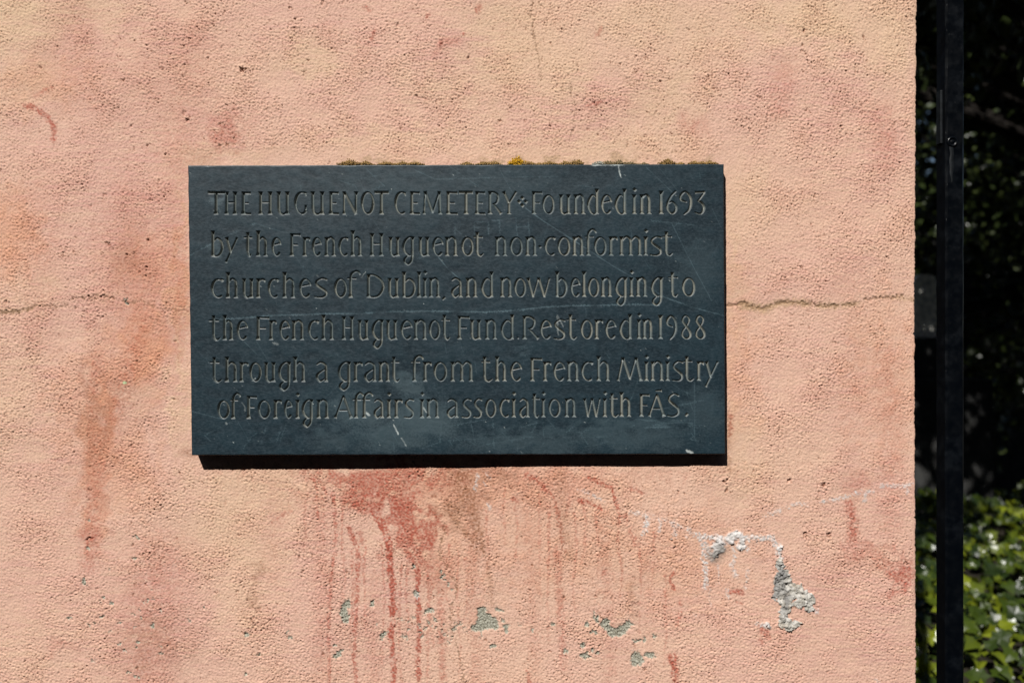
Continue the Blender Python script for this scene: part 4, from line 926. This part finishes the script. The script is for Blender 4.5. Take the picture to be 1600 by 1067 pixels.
tree('overhanging_tree', (5.6, 4.4, 0), cs, 560, .075, 'dark evergreen tree spreading its shady crown over the garden behind the gate post', EV, 60, .17)
cs = []
for i in range(96):
    cs.append((R5.uniform(1.4, 7.2), R5.uniform(4.4, 6.0), R5.uniform(.9, 6.2), R5.uniform(.45, .75)))
tree('evergreen_shrub', (4.9, 5.4, 0), cs, 420, .075, 'tall dark glossy evergreen shrub at the back of the garden, top right', EV, 70, .1)

cs = [(R5.uniform(2.2, 11), R5.uniform(7.4, 9.2), R5.uniform(2.2, 8.0), R5.uniform(.6, .95)) for _ in range(70)] + [(R5.uniform(3.8, 8.5), R5.uniform(7.6, 8.8), R5.uniform(2.6, 6.5), R5.uniform(.6, .9)) for _ in range(80)]
tree('dense_evergreen', (6.5, 8.2, 0), cs, 360, .11, 'dense black green evergreen rising beyond the boundary wall', EV, 80, .14)
# old gravestone and the back wall, both dim in the shade
STONE = ground_mat('weathered_grey_stone', (.30,.31,.30,1), (.80,.78,.68,1), 34, .003)
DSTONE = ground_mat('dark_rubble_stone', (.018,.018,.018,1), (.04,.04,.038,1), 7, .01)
ygr = 3.0; sg = (D + ygr) / D
def wxp(px): return (px - 800) * sg / 1000
def wzp(py): return EYE + (533.5 - py) * sg / 1000
gs = bpy.data.objects.new('gravestone', None); SC.collection.objects.link(gs); gs.location = (wxp(1447), ygr, 0)
tag(gs, 'grey round topped gravestone on a stepped base, in shade between wall and gate post', 'gravestone')
bm = bmesh.new()
hw = (wxp(1463) - wxp(1425)) / 2; zc0, zc1 = wzp(528), wzp(428)
prof = [(-hw, zc0), (hw, zc0), (hw, zc1 - hw * .8)] + [(hw * math.cos(a), zc1 - hw * .8 + hw * .8 * math.sin(a)) for a in np.linspace(.2, math.pi - .2, 9)] + [(-hw, zc1 - hw * .8)]
fr = [bm.verts.new((gs.location.x + a, ygr, b)) for a, b in prof]; bk = [bm.verts.new((gs.location.x + a, ygr + .11, b)) for a, b in prof]
bm.faces.new(fr); bm.faces.new(bk[::-1])
for i in range(len(prof)): bm.faces.new((fr[i], bk[i], bk[(i + 1) % len(prof)], fr[(i + 1) % len(prof)]))
part('headstone', bm, STONE, parent=gs)
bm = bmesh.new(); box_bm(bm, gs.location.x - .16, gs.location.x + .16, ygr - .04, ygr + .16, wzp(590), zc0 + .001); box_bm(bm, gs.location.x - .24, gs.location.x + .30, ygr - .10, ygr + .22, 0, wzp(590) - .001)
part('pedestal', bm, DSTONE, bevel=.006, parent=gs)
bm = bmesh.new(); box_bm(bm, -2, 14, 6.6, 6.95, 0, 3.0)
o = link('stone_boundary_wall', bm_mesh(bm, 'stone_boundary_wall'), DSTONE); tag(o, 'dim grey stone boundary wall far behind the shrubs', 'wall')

# ================================================================== unseen house added across the street to keep low sky off the wall
def hb(name, boxes, mat, parent):
    bm = bmesh.new()
    for b in boxes: box_bm(bm, *b)
    me_ = bm_mesh(bm, name); me_.transform(Matrix.Translation(-Vector(parent.location))); return link(name, me_, mat, parent)
house = bpy.data.objects.new('sky_blocking_terrace', None); SC.collection.objects.link(house); house.location = (0, -16, -.16)
tag(house, 'long dark brick terrace house, unseen, added across the street to block low sky', 'house')
BRICK = ground_mat('dark_brick', (.05,.03,.024,1), (.085,.05,.038,1), 5)
PANE = NT('dark_window_glass'); PANE.col((.01,.012,.014,1)); PANE.set(Roughness=.1)
hb('wall', [(-32, 32, -17, -10.5, -.16, 12.5)], BRICK, house)
hb('roof', [(-32.3, 32.3, -17.2, -10.2, 12.52, 13.0)], ground_mat('dark_roof_slate', (.03,.03,.034,1), (.05,.05,.055,1), 4), house)
for fz in (1.0, 4.2, 7.4, 10.0):
    for ix in range(-7, 8):
        hb('window', [(ix * 4 - .6, ix * 4 + .6, -10.52, -10.46, fz, fz + 1.8)], PANE.m, house)
